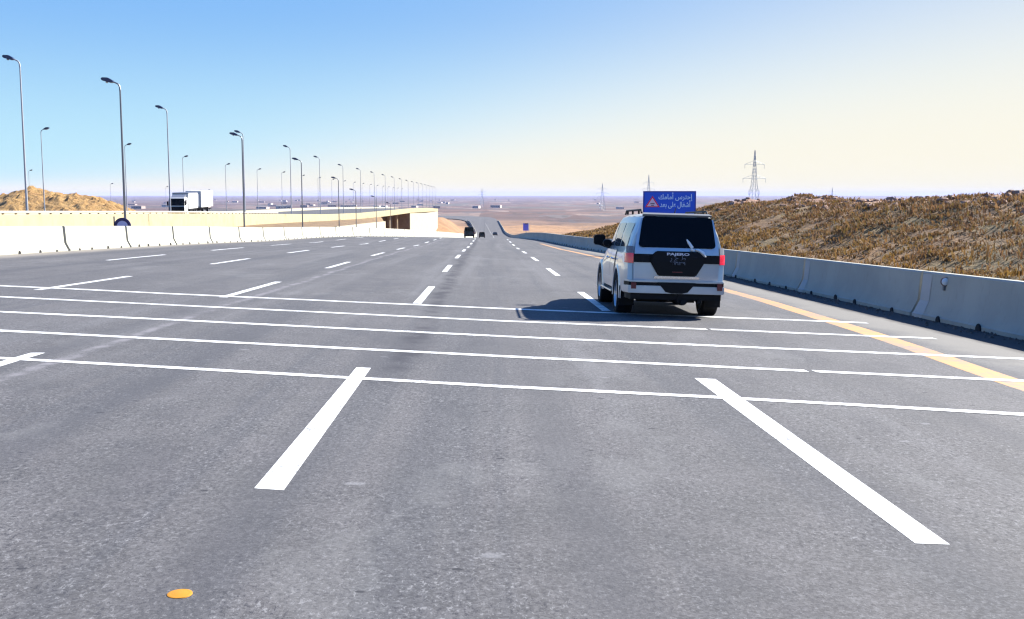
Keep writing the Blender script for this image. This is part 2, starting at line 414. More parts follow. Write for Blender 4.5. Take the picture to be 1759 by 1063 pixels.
xs = sorted(set([i * 3.0 for i in range(-40, 31)] + [i * 15.0 for i in range(-30, 30)] + [s * 450 * 1.22 ** k for k in range(1, 21) for s in (-1, 1)] + [s * 450 for s in (-1, 1)]))
ysg = sorted(set([-40 + 3 * i for i in range(50)] + [110 + 8 * i for i in range(90)] + [830 + 35 * i for i in range(12)] + [1250 * 1.17 ** k for k in range(21)]))
g = MB().grid([[(x, y, terr(x, y)) for x in xs] for y in ysg]).build('ground', M_GROUND, fix=False)
if g.data.polygons[0].normal.z < 0: g.data.flip_normals()
for p_ in g.data.polygons: p_.use_smooth = True
tag(g, kind='structure')

# ------------------------------------------------------------------ painted markings
mk = MB(); E4 = .002
def quad(m, pts, h=E4):
    # subdivides a quad on the road surface
    (ax, ay), (bx, by), (cx, cy), (dx, dy) = pts
    L = max(abs(dy - ay), abs(cx - bx), .1); n_ = max(2, int(math.hypot(dx - ax, dy - ay) / 1.0) + 1); w_ = 2
    rr = []
    for i in range(n_ + 1):
        t = i / n_; p = (ax + (dx - ax) * t, ay + (dy - ay) * t); q = (bx + (cx - bx) * t, by + (cy - by) * t)
        rr.append([(p[0] + (q[0] - p[0]) * s / w_, p[1] + (q[1] - p[1]) * s / w_, zr(p[0] + (q[0] - p[0]) * s / w_, p[1] + (q[1] - p[1]) * s / w_) + h + max(p[1] - 60, 0) * .0004) for s in range(w_ + 1)])
    m.grid(rr)
quad(mk, [(-1.38, 6.13), (-1.20, 6.10), (-1.26, 11.37), (-1.42, 11.39)])
quad(mk, [(2.24, 5.29), (2.42, 5.28), (2.47, 11.17), (2.25, 11.21)])
quad(mk, [(-5.12, 6.4), (-4.95, 6.4), (-5.01, 11.96), (-5.16, 11.93)])
for X0, ph in ((-1.36, 20.6), (2.30, 20.0), (-5.22, 20.9), (-9.15, 21.6)):
    for k in range(0, 8):
        y0 = ph + k * 13.65; y1 = y0 + 5.6
        x = X0 + (0.0 if y0 < 60 else (y0 - 60) * .002)
        if x < xl(y0) + 1.5: continue
        w = .085
        quad(mk, [(x - w, y0), (x + w, y0), (x + w, y1), (x - w, y1)])
for k in range(0, 6):
    y0 = 36.0 + k * 13.65; x = -12.85
    if x > xl(y0 + 6) + 1.2: quad(mk, [(x - .08, y0), (x + .08, y0), (x + .08, y0 + 6.4), (x - .08, y0 + 6.4)])
for y0 in [150 + 14 * k for k in range(40)]:          # lane line down in the valley
    x = (xl(y0) + xr(y0)) / 2
    quad(mk, [(x - .1, y0), (x + .1, y0), (x + .1, y0 + 5), (x - .1, y0 + 5)], .02)
o = mk.build('lane_markings', M_PAINT, fix=True)
tag(o, kind='structure')
rm = MB()
def strip(m, pts, w, h=.0045):
    for (a, b) in zip(pts, pts[1:]):
        n_ = max(1, int(abs(b[0] - a[0]) / .5))
        for i in range(n_):
            p = [a[j] + (b[j] - a[j]) * i / n_ for j in (0, 1)]; q = [a[j] + (b[j] - a[j]) * (i + 1) / n_ for j in (0, 1)]
            j0 = w * .44 * (1 + .14 * N(p[0] * 2.1, p[1], 1)); j1 = w * .44 * (1 + .14 * N(q[0] * 2.1, q[1], 1))
            m.add([(p[0], p[1] - j0, zr(p[0], p[1] - j0) + h), (q[0], q[1] - j1, zr(q[0], q[1] - j1) + h), (q[0], q[1] + j1, zr(q[0], q[1] + j1) + h), (p[0], p[1] + j0, zr(p[0], p[1] + j0) + h)], [(0, 1, 2, 3)])
strip(rm, [(-16.2, 23.75), (-10.28, 22.44), (-8.96, 22.17), (-6.32, 21.43), (.27, 19.9), (3.91, 19.25), (6.9, 18.8)], .30)
strip(rm, [(-16, 21.0), (-8.98, 19.6), (-5.53, 18.75), (.24, 17.34), (2.12, 17.05), (3.56, 16.80)], .26)
strip(rm, [(3.62, 16.79), (5.93, 16.40), (7.05, 16.25)], .26)
strip(rm, [(-16, 18.4), (-7.69, 16.7), (-4.77, 16.1), (.2, 14.95), (3.42, 14.37), (4.96, 14.10), (7.3, 13.75)], .24)
strip(rm, [(-15, 15.9), (-6.47, 14.06), (-4.02, 13.54), (.17, 12.67), (2.9, 12.15), (3.72, 12.0)], .22)
strip(rm, [(3.80, 11.99), (5.71, 11.66), (7.4, 11.4)], .22)
strip(rm, [(-12, 12.8), (-5.26, 11.42), (-3.29, 11.02), (.14, 10.28), (2.15, 9.93), (3.41, 9.68), (4.9, 9.36), (7.5, 8.9)], .19)
o = rm.build('rumble_lines', M_PAINT); tag(o, kind='structure')
ym = MB()
yl = [(5.66, 2), (5.78, 8), (5.87, 11.21), (5.96, 12.6), (6.12, 14.6), (6.26, 17), (6.36, 20.19), (6.46, 24), (6.4, 30), (6.2, 42), (5.9, 60), (5.6, 82), (5.2, 100)]
for a, b in zip(yl, yl[1:]):
    quad(ym, [(a[0] - .19, a[1]), (a[0] + .19, a[1]), (b[0] + .19, b[1]), (b[0] - .19, b[1])], .0012)
o = ym.build('edge_line', M_YEL); tag(o, kind='structure')
sm_ = MB(); sm_.lathe([(0.0, .053), (.004, .052), (.006, .047), (.005, .038), (.006, .033), (.0065, .0001)], 'z', (0, 0, 0), 28)
o = sm_.build('road_stud', M_STUD, smooth=True); o.location = (-1.305, 4.345, zr(-1.305, 4.345))
tag(o, 'small round amber road stud on the asphalt at the lower left', 'road stud')

# ------------------------------------------------------------------ concrete barriers, one object per cast panel
ORD = ['first', 'second', 'third', 'fourth', 'fifth', 'sixth', 'seventh', 'eighth', 'ninth', 'tenth', 'eleventh', 'twelfth']
def seg_mesh(L, H, name):
    pr_ = [(-.30, -.45), (-.30, .07), (-.27, .09), (-.15, .33), (-.095, H - .03), (-.07, H), (.07, H), (.095, H - .03), (.15, .33), (.27, .09), (.30, .07), (.30, -.45)]
    m = MB(); m.prism(pr_, 'y', 0, L)
    return m.build(name, M_CONC, bevel=0, smooth=True, ang=25)
def path_pts(fn, y0, L, n, off):
    pts = []; y = y0
    for i in range(n + 1):
        pts.append((fn(y) + off, y, zr(fn(y), y)))
        dx = (fn(y + .5) - fn(y)) * 2; y += L / math.sqrt(1 + dx * dx)
    return pts
def barriers(side, fn, y0, L, n, H, off, gap, holes, lab, lab_far, grp, skip):
    pts = path_pts(fn, y0, L, n, off)
    proto = None; hproto = None; pproto = None
    for i in range(n):
        a = Vector(pts[i]); b = Vector(pts[i + 1]); d = b - a
        if proto is None:
            o = seg_mesh(L - gap, H, 'concrete_barrier'); proto = o
        else:
            o = proto.copy(); col.objects.link(o)
        o.location = a
        o.rotation_euler = (math.asin(d.z / d.length), 0, math.atan2(-d.x, d.y))
        k = i - skip
        if 0 <= k < 10: tag(o, lab % ORD[k], 'concrete barrier', grp)
        elif k < 0: tag(o, lab_far[0], 'concrete barrier', grp)
        else: tag(o, lab_far[1], 'concrete barrier', grp)
        if i < 16 + skip:
            rnd = random.Random(i * 31 + (1 if side > 0 else 2))
            for q in range(holes):
                if hproto is None:
                    hm = MB(); sx = .305
                    for kk in range(2):
                        pass
                    pr2 = [(-.085, -.04), (-.09, .03), (-.06, .085), (-.015, .115), (.04, .10), (.08, .05), (.09, -.04)]
                    hm.prism(pr2, 'x', .0, .035)
                    h = hm.build('drain_hole', M_DARK, bevel=.008); hproto = h
                else:
                    h = hproto.copy(); col.objects.link(h)
                h.parent = o
                h.location = ((-side) * .29 - (.0 if side < 0 else .035), (q + .5) * (L - gap) / holes + rnd.uniform(-.35, .35), 0)
                s_ = rnd.uniform(.7, 1.25); h.scale = (1, s_, s_)
            if side > 0:
                if pproto is None:
                    pm_ = MB(); rr = []
                    for zz, xx in ((.0, -.304), (.07, -.304), (.092, -.275), (.33, -.155), (.6, -.128), (H - .05, -.102)):
                        r0 = -.17 + .03 * N(zz * 9, 1); r1 = .30 + .04 * N(zz * 9, 5)
                        rr.append([(xx - .0, r0 + (.04 if zz > .3 else 0), zz), (xx, r1, zz)])
                    pm_.grid(rr)
                    p_ = pm_.build('joint_patch', M_PATCH); pproto = p_
                else:
                    p_ = pproto.copy(); col.objects.link(p_)
                p_.parent = o; p_.location = (-.002, L - gap - .33, 0)
    return pts
barriers(-1, xl, 43.88 - 7.3 * 5, 7.3, 104, 1.02, -.3, .24, 4,
         'sunlit cream barrier panel on the left roadside, %s from the left photo edge',
         ['sunlit cream concrete barrier panel left of the road, outside the photo on the near side', 'small sunlit concrete barrier panel far along the left side of the road'], 'sunlit barrier panels along the left side', 4)
barriers(1, xr, 20.81 - 7.75 * 2, 7.75, 100, .90, .3, .10, 4,
         'shaded blue-grey barrier panel below the brush, %s from the right photo edge',
         ['shaded concrete barrier panel right of the road, outside the photo on the near side', 'small shaded concrete barrier panel far along the right side of the road'], 'shaded barrier panels along the right side', 1)
# reflector on the right barrier
rf = empty('barrier_reflector', (8.655, 19.62, zr(8.5, 19.9) + .76)); tag(rf, 'round white reflector disc near the top of the right-hand barrier at a joint', 'reflector')
m = MB(); m.lathe([(.0, .0001), (.0, .085), (-.025, .085), (-.03, .07)], 'y'); m.build('housing', Mat('brown_housing', (.16, .10, .08), .6).m, rf, smooth=True)
m = MB(); m.lathe([(-.028, .072), (-.045, .05), (-.05, .0001)], 'y'); m.build('lens', M_WHITE, rf, smooth=True)
m = MB(); m.box(-.02, .03, 0, .06, -.17, .0); m.build('bracket', M_STEEL, rf)

# loose stones and dirt along the foot of the right barrier
gm = MB(); rnd = random.Random(5)
for k in range(900):
    y = 11 + 55 * rnd.random() ** 1.3; x = xr(y) - .03 - abs(rnd.gauss(0, .22)); q = rnd.uniform(.012, .045)
    if x < xr(y) - .85: continue
    z = zr(x, y); vs = [(x + rnd.uniform(-1, 1) * q, y + rnd.uniform(-1, 1) * q, z + rnd.uniform(-.3, .3) * q) for _ in range(4)] + [(x + q * rnd.uniform(-.4, .4), y + q * rnd.uniform(-.4, .4), z + q * rnd.uniform(.6, 1.1))]
    gm.add([(x - q, y - q * .6, z - .005), (x + q, y - q * .5, z - .005), (x + q * .7, y + q, z - .005), (x - q * .8, y + q * .8, z - .005), vs[4]], [(0, 1, 4), (1, 2, 4), (2, 3, 4), (3, 0, 4), (0, 3, 2, 1)])
o = gm.build('gravel', Mat('gravel_brown', (.09, .07, .06), .95).m); tag(o, 'loose stones and dirt along the foot of the right-hand barrier', 'gravel', kind='stuff')

# ------------------------------------------------------------------ right bank with its dry brush
def bank(x, y):
    b = xr(y) + .75; base = zr(b, y) + .05
    cz = lerp([(-20, .35), (15, .0), (30, -.10), (45, -.35), (64, -.55), (90, -.95), (108, -2.3), (135, -4.5), (165, -6.2), (200, -8.6)], y)
    u = x - b; t = sm(-1.5, 11.5, u)
    z = base + (cz - base) * t
    if u > 12: z -= (u - 12) * .05 * sm(200, 60, y) + sm(24, 50, u) * (6 + .03 * y)
    z += fbm(x * .35, y * .35) * .28 * sm(.2, 3, u) + fbm(x * .1, y * .1, 7) * .45 * sm(3, 10, u) + sm(9.5, 13, u) * (.75 * max(0, fbm(x * .22, y * .085, 9)) + .25 * abs(fbm(x * .9, y * .5, 4))) * sm(120, 70, y)
    return z
rows = []
for j in range(150):
    y = -12 + j * 1.0 + max(0, j - 90) * .35 * 1
    b = xr(y) + .45
    rows.append([(b + u, y, bank(b + u, y)) for u in [0, .3, .7] + [1.2 + .55 * k for k in range(46)] + [27.5, 30, 33, 38, 44, 55, 70]])
hb = MB().grid(rows).build('hillside', M_BANK, fix=False)
if hb.data.polygons[0].normal.z < 0: hb.data.flip_normals()
for p_ in hb.data.polygons: p_.use_smooth = True
tag(hb, kind='structure')
def tuft(m, x, y, z, h, w, n_, rnd):
    for k in range(n_):
        a = rnd.uniform(0, 6.283); l = rnd.uniform(.35, 1) * h; s = rnd.uniform(.1, 1.1) * h
        bx, by = x + rnd.uniform(-1, 1) * w, y + rnd.uniform(-1, 1) * w
        tx, ty, tz = bx + math.cos(a) * s, by + math.sin(a) * s, z + l
        t = rnd.uniform(.004, .009) * (1 + y * .04)
        px, py = -math.sin(a) * t, math.cos(a) * t
        mx, my, mz = (bx + tx) / 2, (by + ty) / 2, z + l * .62
        m.add([(bx - px, by - py, z - .05), (bx + px, by + py, z - .05), (mx + px * 1.4, my + py * 1.4, mz), (mx - px * 1.4, my - py * 1.4, mz), (tx, ty, tz)], [(0, 1, 2, 3), (3, 2, 4)])
bm_ = MB(); rnd = random.Random(3)
for k in range(26000):
    y = 8 + 165 * rnd.random() ** 1.35; u = rnd.uniform(.5, 15) if rnd.random() < .88 else rnd.uniform(15, 24)
    x = xr(y) + .6 + u
    d = fbm(x * .3, y * .2, 2)
    if u > 11 and d < .22 and y < 110: continue
    if d < -.55: continue
    s = rnd.uniform(.35, 1.0) * (.8 + .5 * d)
    tuft(bm_, x, y, bank(x, y), .26 * s, .40 * s, 10, rnd)
br = bm_.build('dry_brush', M_BRUSH, fix=False); rk = MB(); rnd = random.Random(8)
for k in range(1300):
    y = 12 + 75 * rnd.random() ** 1.3; u = 8.5 + 9 * rnd.random(); x = xr(y) + .6 + u; q = rnd.uniform(.05, .2) * (1 + .6 * (rnd.random() < .12))
    z = bank(x, y) + q * .2; n_ = 6; ph = rnd.uniform(0, 6); vs = []
    for lz, lr in ((-.5, .8), (.1, 1.0), (.55, .6)):
        for i in range(n_): vs.append((x + math.cos(ph + i * 1.047) * q * lr * rnd.uniform(.7, 1.3), y + math.sin(ph + i * 1.047) * q * lr * rnd.uniform(.7, 1.3), z + lz * q * rnd.uniform(.6, 1.2)))
    rk.add(vs, [(a * 6 + i, a * 6 + (i + 1) % 6, a * 6 + 6 + (i + 1) % 6, a * 6 + 6 + i) for a in (0, 1) for i in range(6)] + [tuple(range(12, 18))])
ro = rk.build('rocks', Mat('pink_rock', (.25, .15, .105), .95).m, fix=False); tag(ro, 'pale pinkish rocks along the crest of the right-hand bank', 'rocks', kind='stuff')
tag(br, 'dry brown and olive brush covering the bank behind the right-hand barrier', 'brush', kind='stuff')

# ------------------------------------------------------------------ left: elevated opposite carriageway
NE = [(20, -34), (226, -34), (271, -32), (311, -29), (350, -25), (380, -21.2), (406, -18.5)]
TOPZ = [(20, -.45), (75, -1.42), (116, -2.08), (153, -2.8), (226, -4.25), (271, -4.74), (311, -4.72), (350, -4.62), (380, -4.85), (406, -5.5)]
BOTZ = [(20, -4.0), (120, -4.4), (153, -4.5), (185, -5.0), (226, -5.73), (271, -6.3), (311, -6.37), (350, -6.1), (406, -6.4)]
def ne(y): return lerp(NE, y)
yy = [20 + 6 * i for i in range(64)] + [404, 406]
fo = empty('flyover', (-45, 60, deckz(60)))
tag(fo, 'long cream concrete flyover carrying the opposite carriageway on the left', 'flyover')
def rel(o): o.location = -Vector(fo.location); return o
m = MB()
rows_o = [(ne(y), y, lerp(TOPZ, y)) for y in yy]; rows_b = [(ne(y), y, lerp(BOTZ, y)) for y in yy]
m.grid([[(ne(y) - .3, y, deckz(y) - .3), (ne(y) - .3, y, lerp(TOPZ, y)), (ne(y), y, lerp(TOPZ, y)), (ne(y) + .02, y, lerp(TOPZ, y) - .25), (ne(y) + .02, y, lerp(BOTZ, y)), (ne(y) - 2.5, y, lerp(BOTZ, y) - .1)] for y in yy])
rel(m.build('parapet', M_WALL, fo, smooth=True, ang=20))
m = MB(); yd = [20 + 10 * i for i in range(79)]
def dne(y): return ne(y) - .3 if y <= 406 else -18.8 - (y - 406) * .11
m.grid([[(dne(y), y, deckz(y)), (-50, y, deckz(y)), (-66, y, deckz(y))] for y in yd if y <= 400] + [[(-33, y, deckz(y)), (-50, y, deckz(y)), (-66, y, deckz(y))] for y in yd if y > 400])
rel(m.build('roadway', M_ASPH, fo))
m = MB()
m.grid([[(-66, y, deckz(y) - 4), (-66, y, deckz(y) + .85), (-66.3, y, deckz(y) + .85), (-66.3, y, deckz(y) - 4)] for y in yd])
rel(m.build('far_parapet', M_WALL2, fo))
# wing wall, abutment, columns under the flyover
m = MB(); wt = [(185, -26, -5.6), (205, -26.6, -6.0), (229, -27, -6.37), (265, -27.8, -7.0), (300, -28.5, -7.63)]
m.grid([[(x - .4, y, -16), (x - .4, y, z), (x, y, z), (x, y, -16)] for y, x, z in wt]); m.add([(-28.5, 300, -7.63), (-28.5, 300, -16), (-60, 300, -16), (-60, 300, -6.3)], [(0, 1, 2, 3)])
rel(m.build('wing_wall', M_WALL2, fo))
m = MB()
q = [(-25.0, 350, -6.15), (-18.45, 406, -6.42)]
m.add([(-25.15, 350, -6.12), (-18.55, 406, -6.42), (-18.55, 406, -16), (-25.15, 350, -16), (-60, 350, -6.0), (-60, 350, -16), (-60, 406, -6.0), (-60, 406, -16)], [(0, 1, 2, 3), (0, 3, 5, 4), (1, 6, 7, 2)])
rel(m.build('abutment', M_WALL2, fo))
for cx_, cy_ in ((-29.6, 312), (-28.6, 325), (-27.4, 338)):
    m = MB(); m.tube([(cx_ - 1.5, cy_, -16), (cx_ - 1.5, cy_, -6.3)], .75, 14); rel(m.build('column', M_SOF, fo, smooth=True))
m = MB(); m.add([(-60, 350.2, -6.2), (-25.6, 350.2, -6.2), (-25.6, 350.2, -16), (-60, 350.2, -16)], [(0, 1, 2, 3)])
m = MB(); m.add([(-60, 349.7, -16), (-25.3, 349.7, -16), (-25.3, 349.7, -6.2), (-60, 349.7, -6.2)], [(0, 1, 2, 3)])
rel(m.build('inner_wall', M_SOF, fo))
# earth slope below the parapet
m = MB(); rr = []
for y in [130 + 6 * i for i in range(29)] + [300]:
    zt = lerp(BOTZ, y); xe = lerp([(130, -25), (185, -26), (229, -27), (300, -28.5)], y) - .4; ze = lerp([(130, -5.0), (185, -5.62), (205, -6.02), (229, -6.4), (265, -7.03), (300, -7.66)], y)
    rr.append([(ne(y) + (xe - ne(y)) * t / 6 - .05, y, zt + .1 + (ze - zt - .1) * t / 6 + (.12 * N(t * .9, y * .3) if 0 < t < 6 else 0)) for t in range(7)])
m.grid(rr); o = m.build('embankment', M_EARTH, fix=False); tag(o, kind='structure')
if o.data.polygons[0].normal.z < 0: o.data.flip_normals()
# guardrail on the near parapet
gr = empty('guardrail', (-34.15, 70, -1.4)); tag(gr, 'steel guardrail on short posts along the top of the flyover parapet', 'guardrail')
m = MB()
yg = [50 + 4 * i for i in range(32)]
def gz(y): return lerp(TOPZ, y)
m.grid([[(-34.05, y, gz(y) + .08), (-34.0, y, gz(y) + .13), (-34.06, y, gz(y) + .17), (-34.0, y, gz(y) + .21), (-34.05, y, gz(y) + .26), (-34.1, y, gz(y) + .26), (-34.1, y, gz(y) + .08)] for y in yg])
o = m.build('rail', M_GALV, gr); o.location = -Vector(gr.location)
pp = None
for i in range(60):
    y = 51 + i * 2.05
    if pp is None:
        m = MB(); m.box(-.06, .06, -.07, .07, 0, .24); pp = m.build('post', M_SOF, gr); o = pp
    else: o = pp.copy(); col.objects.link(o)
    o.parent = gr; o.location = Vector((-34.16, y, gz(y) - .01)) - Vector(gr.location)

# ------------------------------------------------------------------ street lamps
def lamp_proto(H, s, kind):
    root = empty('street_lamp'); q_ = .105 if kind == 0 else .095; M_S = M_STEEL if kind == 0 else M_STEEL2
    m = MB(); m.tube([(0, 0, -1.2), (0, 0, .0), (0, 0, H * .5), (0, 0, H - .5)], [q_, q_, q_ * .76, q_ * .56], 10)
    m.tube([(0, 0, -.02), (0, 0, .12)], .2, 8); m.build('pole', M_S, root, smooth=True)
    m = MB(); m.tube([(0, 0, H - .55), (s * .02, 0, H - .3), (s * .12, 0, H - .12), (s * .32, 0, H - .02), (s * .5, 0, H + .05)], [.07, .06, .055, .05, .045], 8); m.build('arm', M_S, root, smooth=True)
    m = MB()
    pr_ = [(-.08, -.05), (.15, -.12), (.70, -.09), (.80, .02), (.70, .13), (.32, .20), (-.05, .07)]
    m.prism([((s * (.48 + u)), H + .05 + v + u * .22) for u, v in pr_], 'y', -.19, .19)
    hd = m.build('lamp_head', M_LAMP, root, smooth=True, bevel=.03)
    m = MB(); m.add([(s * .68, -.14, H - .04), (s * 1.12, -.14, H + .06), (s * 1.12, .14, H + .06), (s * .68, .14, H - .04)], [(0, 1, 2, 3)])
    m.tube([(s * .9, -.1, H + .0), (s * .9, .1, H + .0)], .05, 8); m.build('lens', M_LENS, hd)
    return root
def copy_tree(o, parent=None):
    c = o.copy(); col.objects.link(c)
    if parent: c.parent = parent
    for ch in o.children: copy_tree(ch, c)
    return c
def lamp_row(s, spots, labs, labfar, grp, kind=1):
    proto = None
    for i, (x, y, top, base) in enumerate(spots):
        if proto is None: proto = lamp_proto(12.0, s, kind); o = proto
        else: o = copy_tree(proto)
        o.location = (x, y, base); o.scale = (1, 1, (top - base) / 12.2)
        tag(o, labs[i] if i < len(labs) else labfar, 'street lamp', grp)
def rowA(y): return terr(-25.5, y)
lamp_row(-1, [(-25.5, y, t, rowA(y)) for y, t in ((75.3, 7.95), (112, 6.3), (147.4, 4.9), (183.9, 2.9), (208, 1.0), (246, -.4), (283, -2.2))],
         ['tall street lamp behind the round sign, its foot hidden by the left barrier', 'tall street lamp to the right of the white truck, foot hidden by the barrier', 'street lamp in front of the earth slope below the flyover wall',
          'short-looking street lamp in front of the wing wall, its head below the skyline lamps'], 'low street lamp behind the left barrier near the underpass', 'street lamps between the barrier and the flyover', 0)
rb = [(83.5, 10.5), (121, 9.8), (158.2, 9.25), (195.7, 8.8), (229.8, 8.1), (267, 7.4)] + [(304 + 37 * k, 7.3 - .035 * 10 * k * .5) for k in range(13)]
lamp_row(-1, [(-35.85, y, t, deckz(y)) for y, t in rb],
         ['tallest street lamp at the far left, standing by the yellow rubble mound', 'street lamp rising just left of the white truck cab', 'street lamp whose head overlaps the one right of the truck',
          'pale street lamp on the flyover edge near the middle left', 'pale street lamp on the flyover edge, fifth of its row', 'pale street lamp on the flyover edge, sixth of its row'],
         'thin distant street lamp on the near edge of the flyover', 'street lamps along the near edge of the flyover')
rc = [(162.2, 9.9), (199.1, 9.3), (236.4, 8.4), (274.8, 7.8), (312.4, 7.4), (349.7, 7.3)] + [(387 + 37.5 * k, 6.9 - .2 * k) for k in range(13)]
lamp_row(1, [(-67, y, t, max(terr(-67, y), t - 12.5)) for y, t in rc],
         ['street lamp with its head to the right above the yellow rubble mound', 'thin street lamp close beside the tall pole with the round sign', 'street lamp rising behind the truck cab, head to the right',
          'thin street lamp between the truck and the tall lamp to its right', 'faint street lamp on the far edge, fifth of its row', 'faint street lamp on the far edge, sixth of its row'],
         'faint distant street lamp along the far edge of the flyover', 'street lamps along the far edge of the flyover')
lamp_row(1, [(-150, 352, 7.9, -5), (-150, 427, 4.3, -8), (-150, 500, 3.6, -9), (-150, 575, 2.6, -10)],
         ['small street lamp beyond the rubble mound at the far left', 'small street lamp at the right foot of the rubble mound'],
         'tiny street lamp on the plain beyond the flyover', 'street lamps on the plain beyond the flyover')

# ------------------------------------------------------------------ rubble mound
rows = []
for j in range(75):
    y = 296 + j * 1.0
    rr = []
    for i in range(150):
        x = -210 + i * .75
        h = lerp([(-210, -4.5), (-185, -2.2), (-160, -2.0), (-152, -1.6), (-146, .0), (-143, 1.5), (-140, 2.1), (-137, .8), (-133, .1), (-125, -.7), (-119, -2.0), (-112, -5.2), (-104, -9)], x)
        t = sm(296, 330, y) * sm(371, 335, y)
        z = -10.5 + (h + 10.5) * t + (fbm(x * .16, y * .16) * 1.2 + (abs(fbm(x * .3, y * .25, 5)) - .3) * 1.5 + abs(fbm(x * .8, y * .8, 3)) * .7 - .25) * t
        rr.append((x, y, z))
    rows.append(rr)
o = MB().grid(rows).build('rubble_mound', M_RUB, fix=False)
if o.data.polygons[0].normal.z < 0: o.data.flip_normals()
tag(o, 'yellow-orange mound of rubble behind the flyover at the far left', 'rubble mound')

# ------------------------------------------------------------------ round sign behind the left barrier
rs = empty('round_sign', (-17.72, 51.9, zr(-17.2, 51.9))); tag(rs, 'round sign with a navy rim half hidden behind the left barrier', 'road sign')
m = MB(); m.lathe([(-.01, .0001), (-.01, .30), (.01, .30), (.01, .0001)], 'y', (0, 0, 1.0), 36); m.build('sign_face', M_LAV, rs)
m = MB(); m.lathe([(-.02, .27), (-.02, .42), (.02, .42), (.02, .27), (-.02, .27)], 'y', (0, 0, 1.0), 36); m.build('sign_rim', M_NAVY, rs)
m = MB(); m.tube([(0, .05, -.5), (0, .05, 1.0)], .04, 8); m.box(-.42, -.36, -.02, .0, 1.0, 1.48); m.build('post', M_STEEL, rs)

# ------------------------------------------------------------------ truck with trailer on the flyover
tk = empty('truck', (-46.45, 160, deckz(165) + .12)); tag(tk, 'white box truck with a black-glazed cab driving on the flyover', 'truck')
tk.rotation_euler = (R(1.1), 0, 0)
m = MB(); m.prism([(0.02, .45), (0, 1.1), (.03, 1.75), (.20, 2.80), (.32, 2.88), (1.75, 2.88), (1.75, .5), (1.2, .5), (1.1, .8), (.6, .8), (.5, .5)], 'x', -1.18, 1.18)
m.build('cab', M_WHITE, tk, smooth=True, bevel=.04)
m = MB(); m.add([(-1.16, -.02, 1.72), (1.16, -.02, 1.72), (1.14, .16, 2.80), (-1.14, .16, 2.80)], [(0, 1, 2, 3)]); m.build('windscreen', M_GLASS, tk).location = (0, -.03, 0)
m = MB(); m.box(-1.17, 1.17, -.08, -.01, .80, 1.58); m.box(-1.19, 1.19, -.12, .02, .40, .79); m.build('grille', M_BLACKP, tk)
for s in (-1, 1):
    m = MB(); m.box(s * 1.02 - .1, s * 1.02 + .1, -.13, -.10, .5, .66); m.build('headlight', M_LETTER, tk)
    m = MB(); m.box(s * 1.32 - .09, s * 1.32 + .09, -.02, .12, 1.75, 2.35); m.tube([(s * 1.15, .15, 2.4), (s * 1.32, .05, 2.38)], .03, 6); m.build('mirror', M_BLACKP, tk)
    m = MB(); m.box(s * 1.19, s * 1.185, .45, 1.25, 1.85, 2.6); m.build('side_window', M_GLASS, tk)
m = MB(); m.prism([(.5, 2.885), (1.6, 3.3), (1.75, 3.3), (1.75, 2.885)], 'x', -.95, .95); m.build('roof_fairing', M_GREY, tk)
m = MB(); m.box(-1.22, 1.22, 2.1, 7.3, 1.15, 3.5); m.build('cargo_box', M_BOXW, tk, bevel=.03)
m = MB(); m.box(-1.23, 1.23, 2.08, 7.32, 3.5, 3.62); m.box(-1.235, 1.235, 7.2, 7.9, 1.4, 3.3); m.build('box_trim', M_GREY, tk)
m = MB(); m.box(-1.22, 1.22, 9.3, 16.5, 1.15, 3.75); m.build('trailer_box', M_BOXW, tk, bevel=.03)
m = MB(); m.box(-.5, .5, 1.2, 16.2, .6, 1.12); m.box(-1.1, 1.1, 3.2, 5.0, .55, 1.1); m.build('chassis', M_BLACKP, tk)
def wheelset(par, x, y, r, w):
    o = MB().lathe([(-w / 2, .0001), (-w / 2, r * .55), (-w * .4, r * .6), (w * .4, r * .6), (w / 2, r * .55), (w / 2, .0001)], 'x', (0, 0, 0), 20).build('wheel', M_RIM, par, smooth=True); o.location = (x, y, r)
    MB().lathe([(-w * .42, r * .6), (-w / 2, r * .7), (-w / 2, r * .93), (-w * .4, r), (w * .4, r), (w / 2, r * .93), (w / 2, r * .7), (w * .42, r * .6)], 'x', (0, 0, 0), 24).build('tyre', M_RUBBER, o, smooth=True)
for y in (.85, 5.6, 6.7, 11.0, 14.0, 15.2):
    for s in (-1, 1): wheelset(tk, s * 1.0, y, .48, .34)

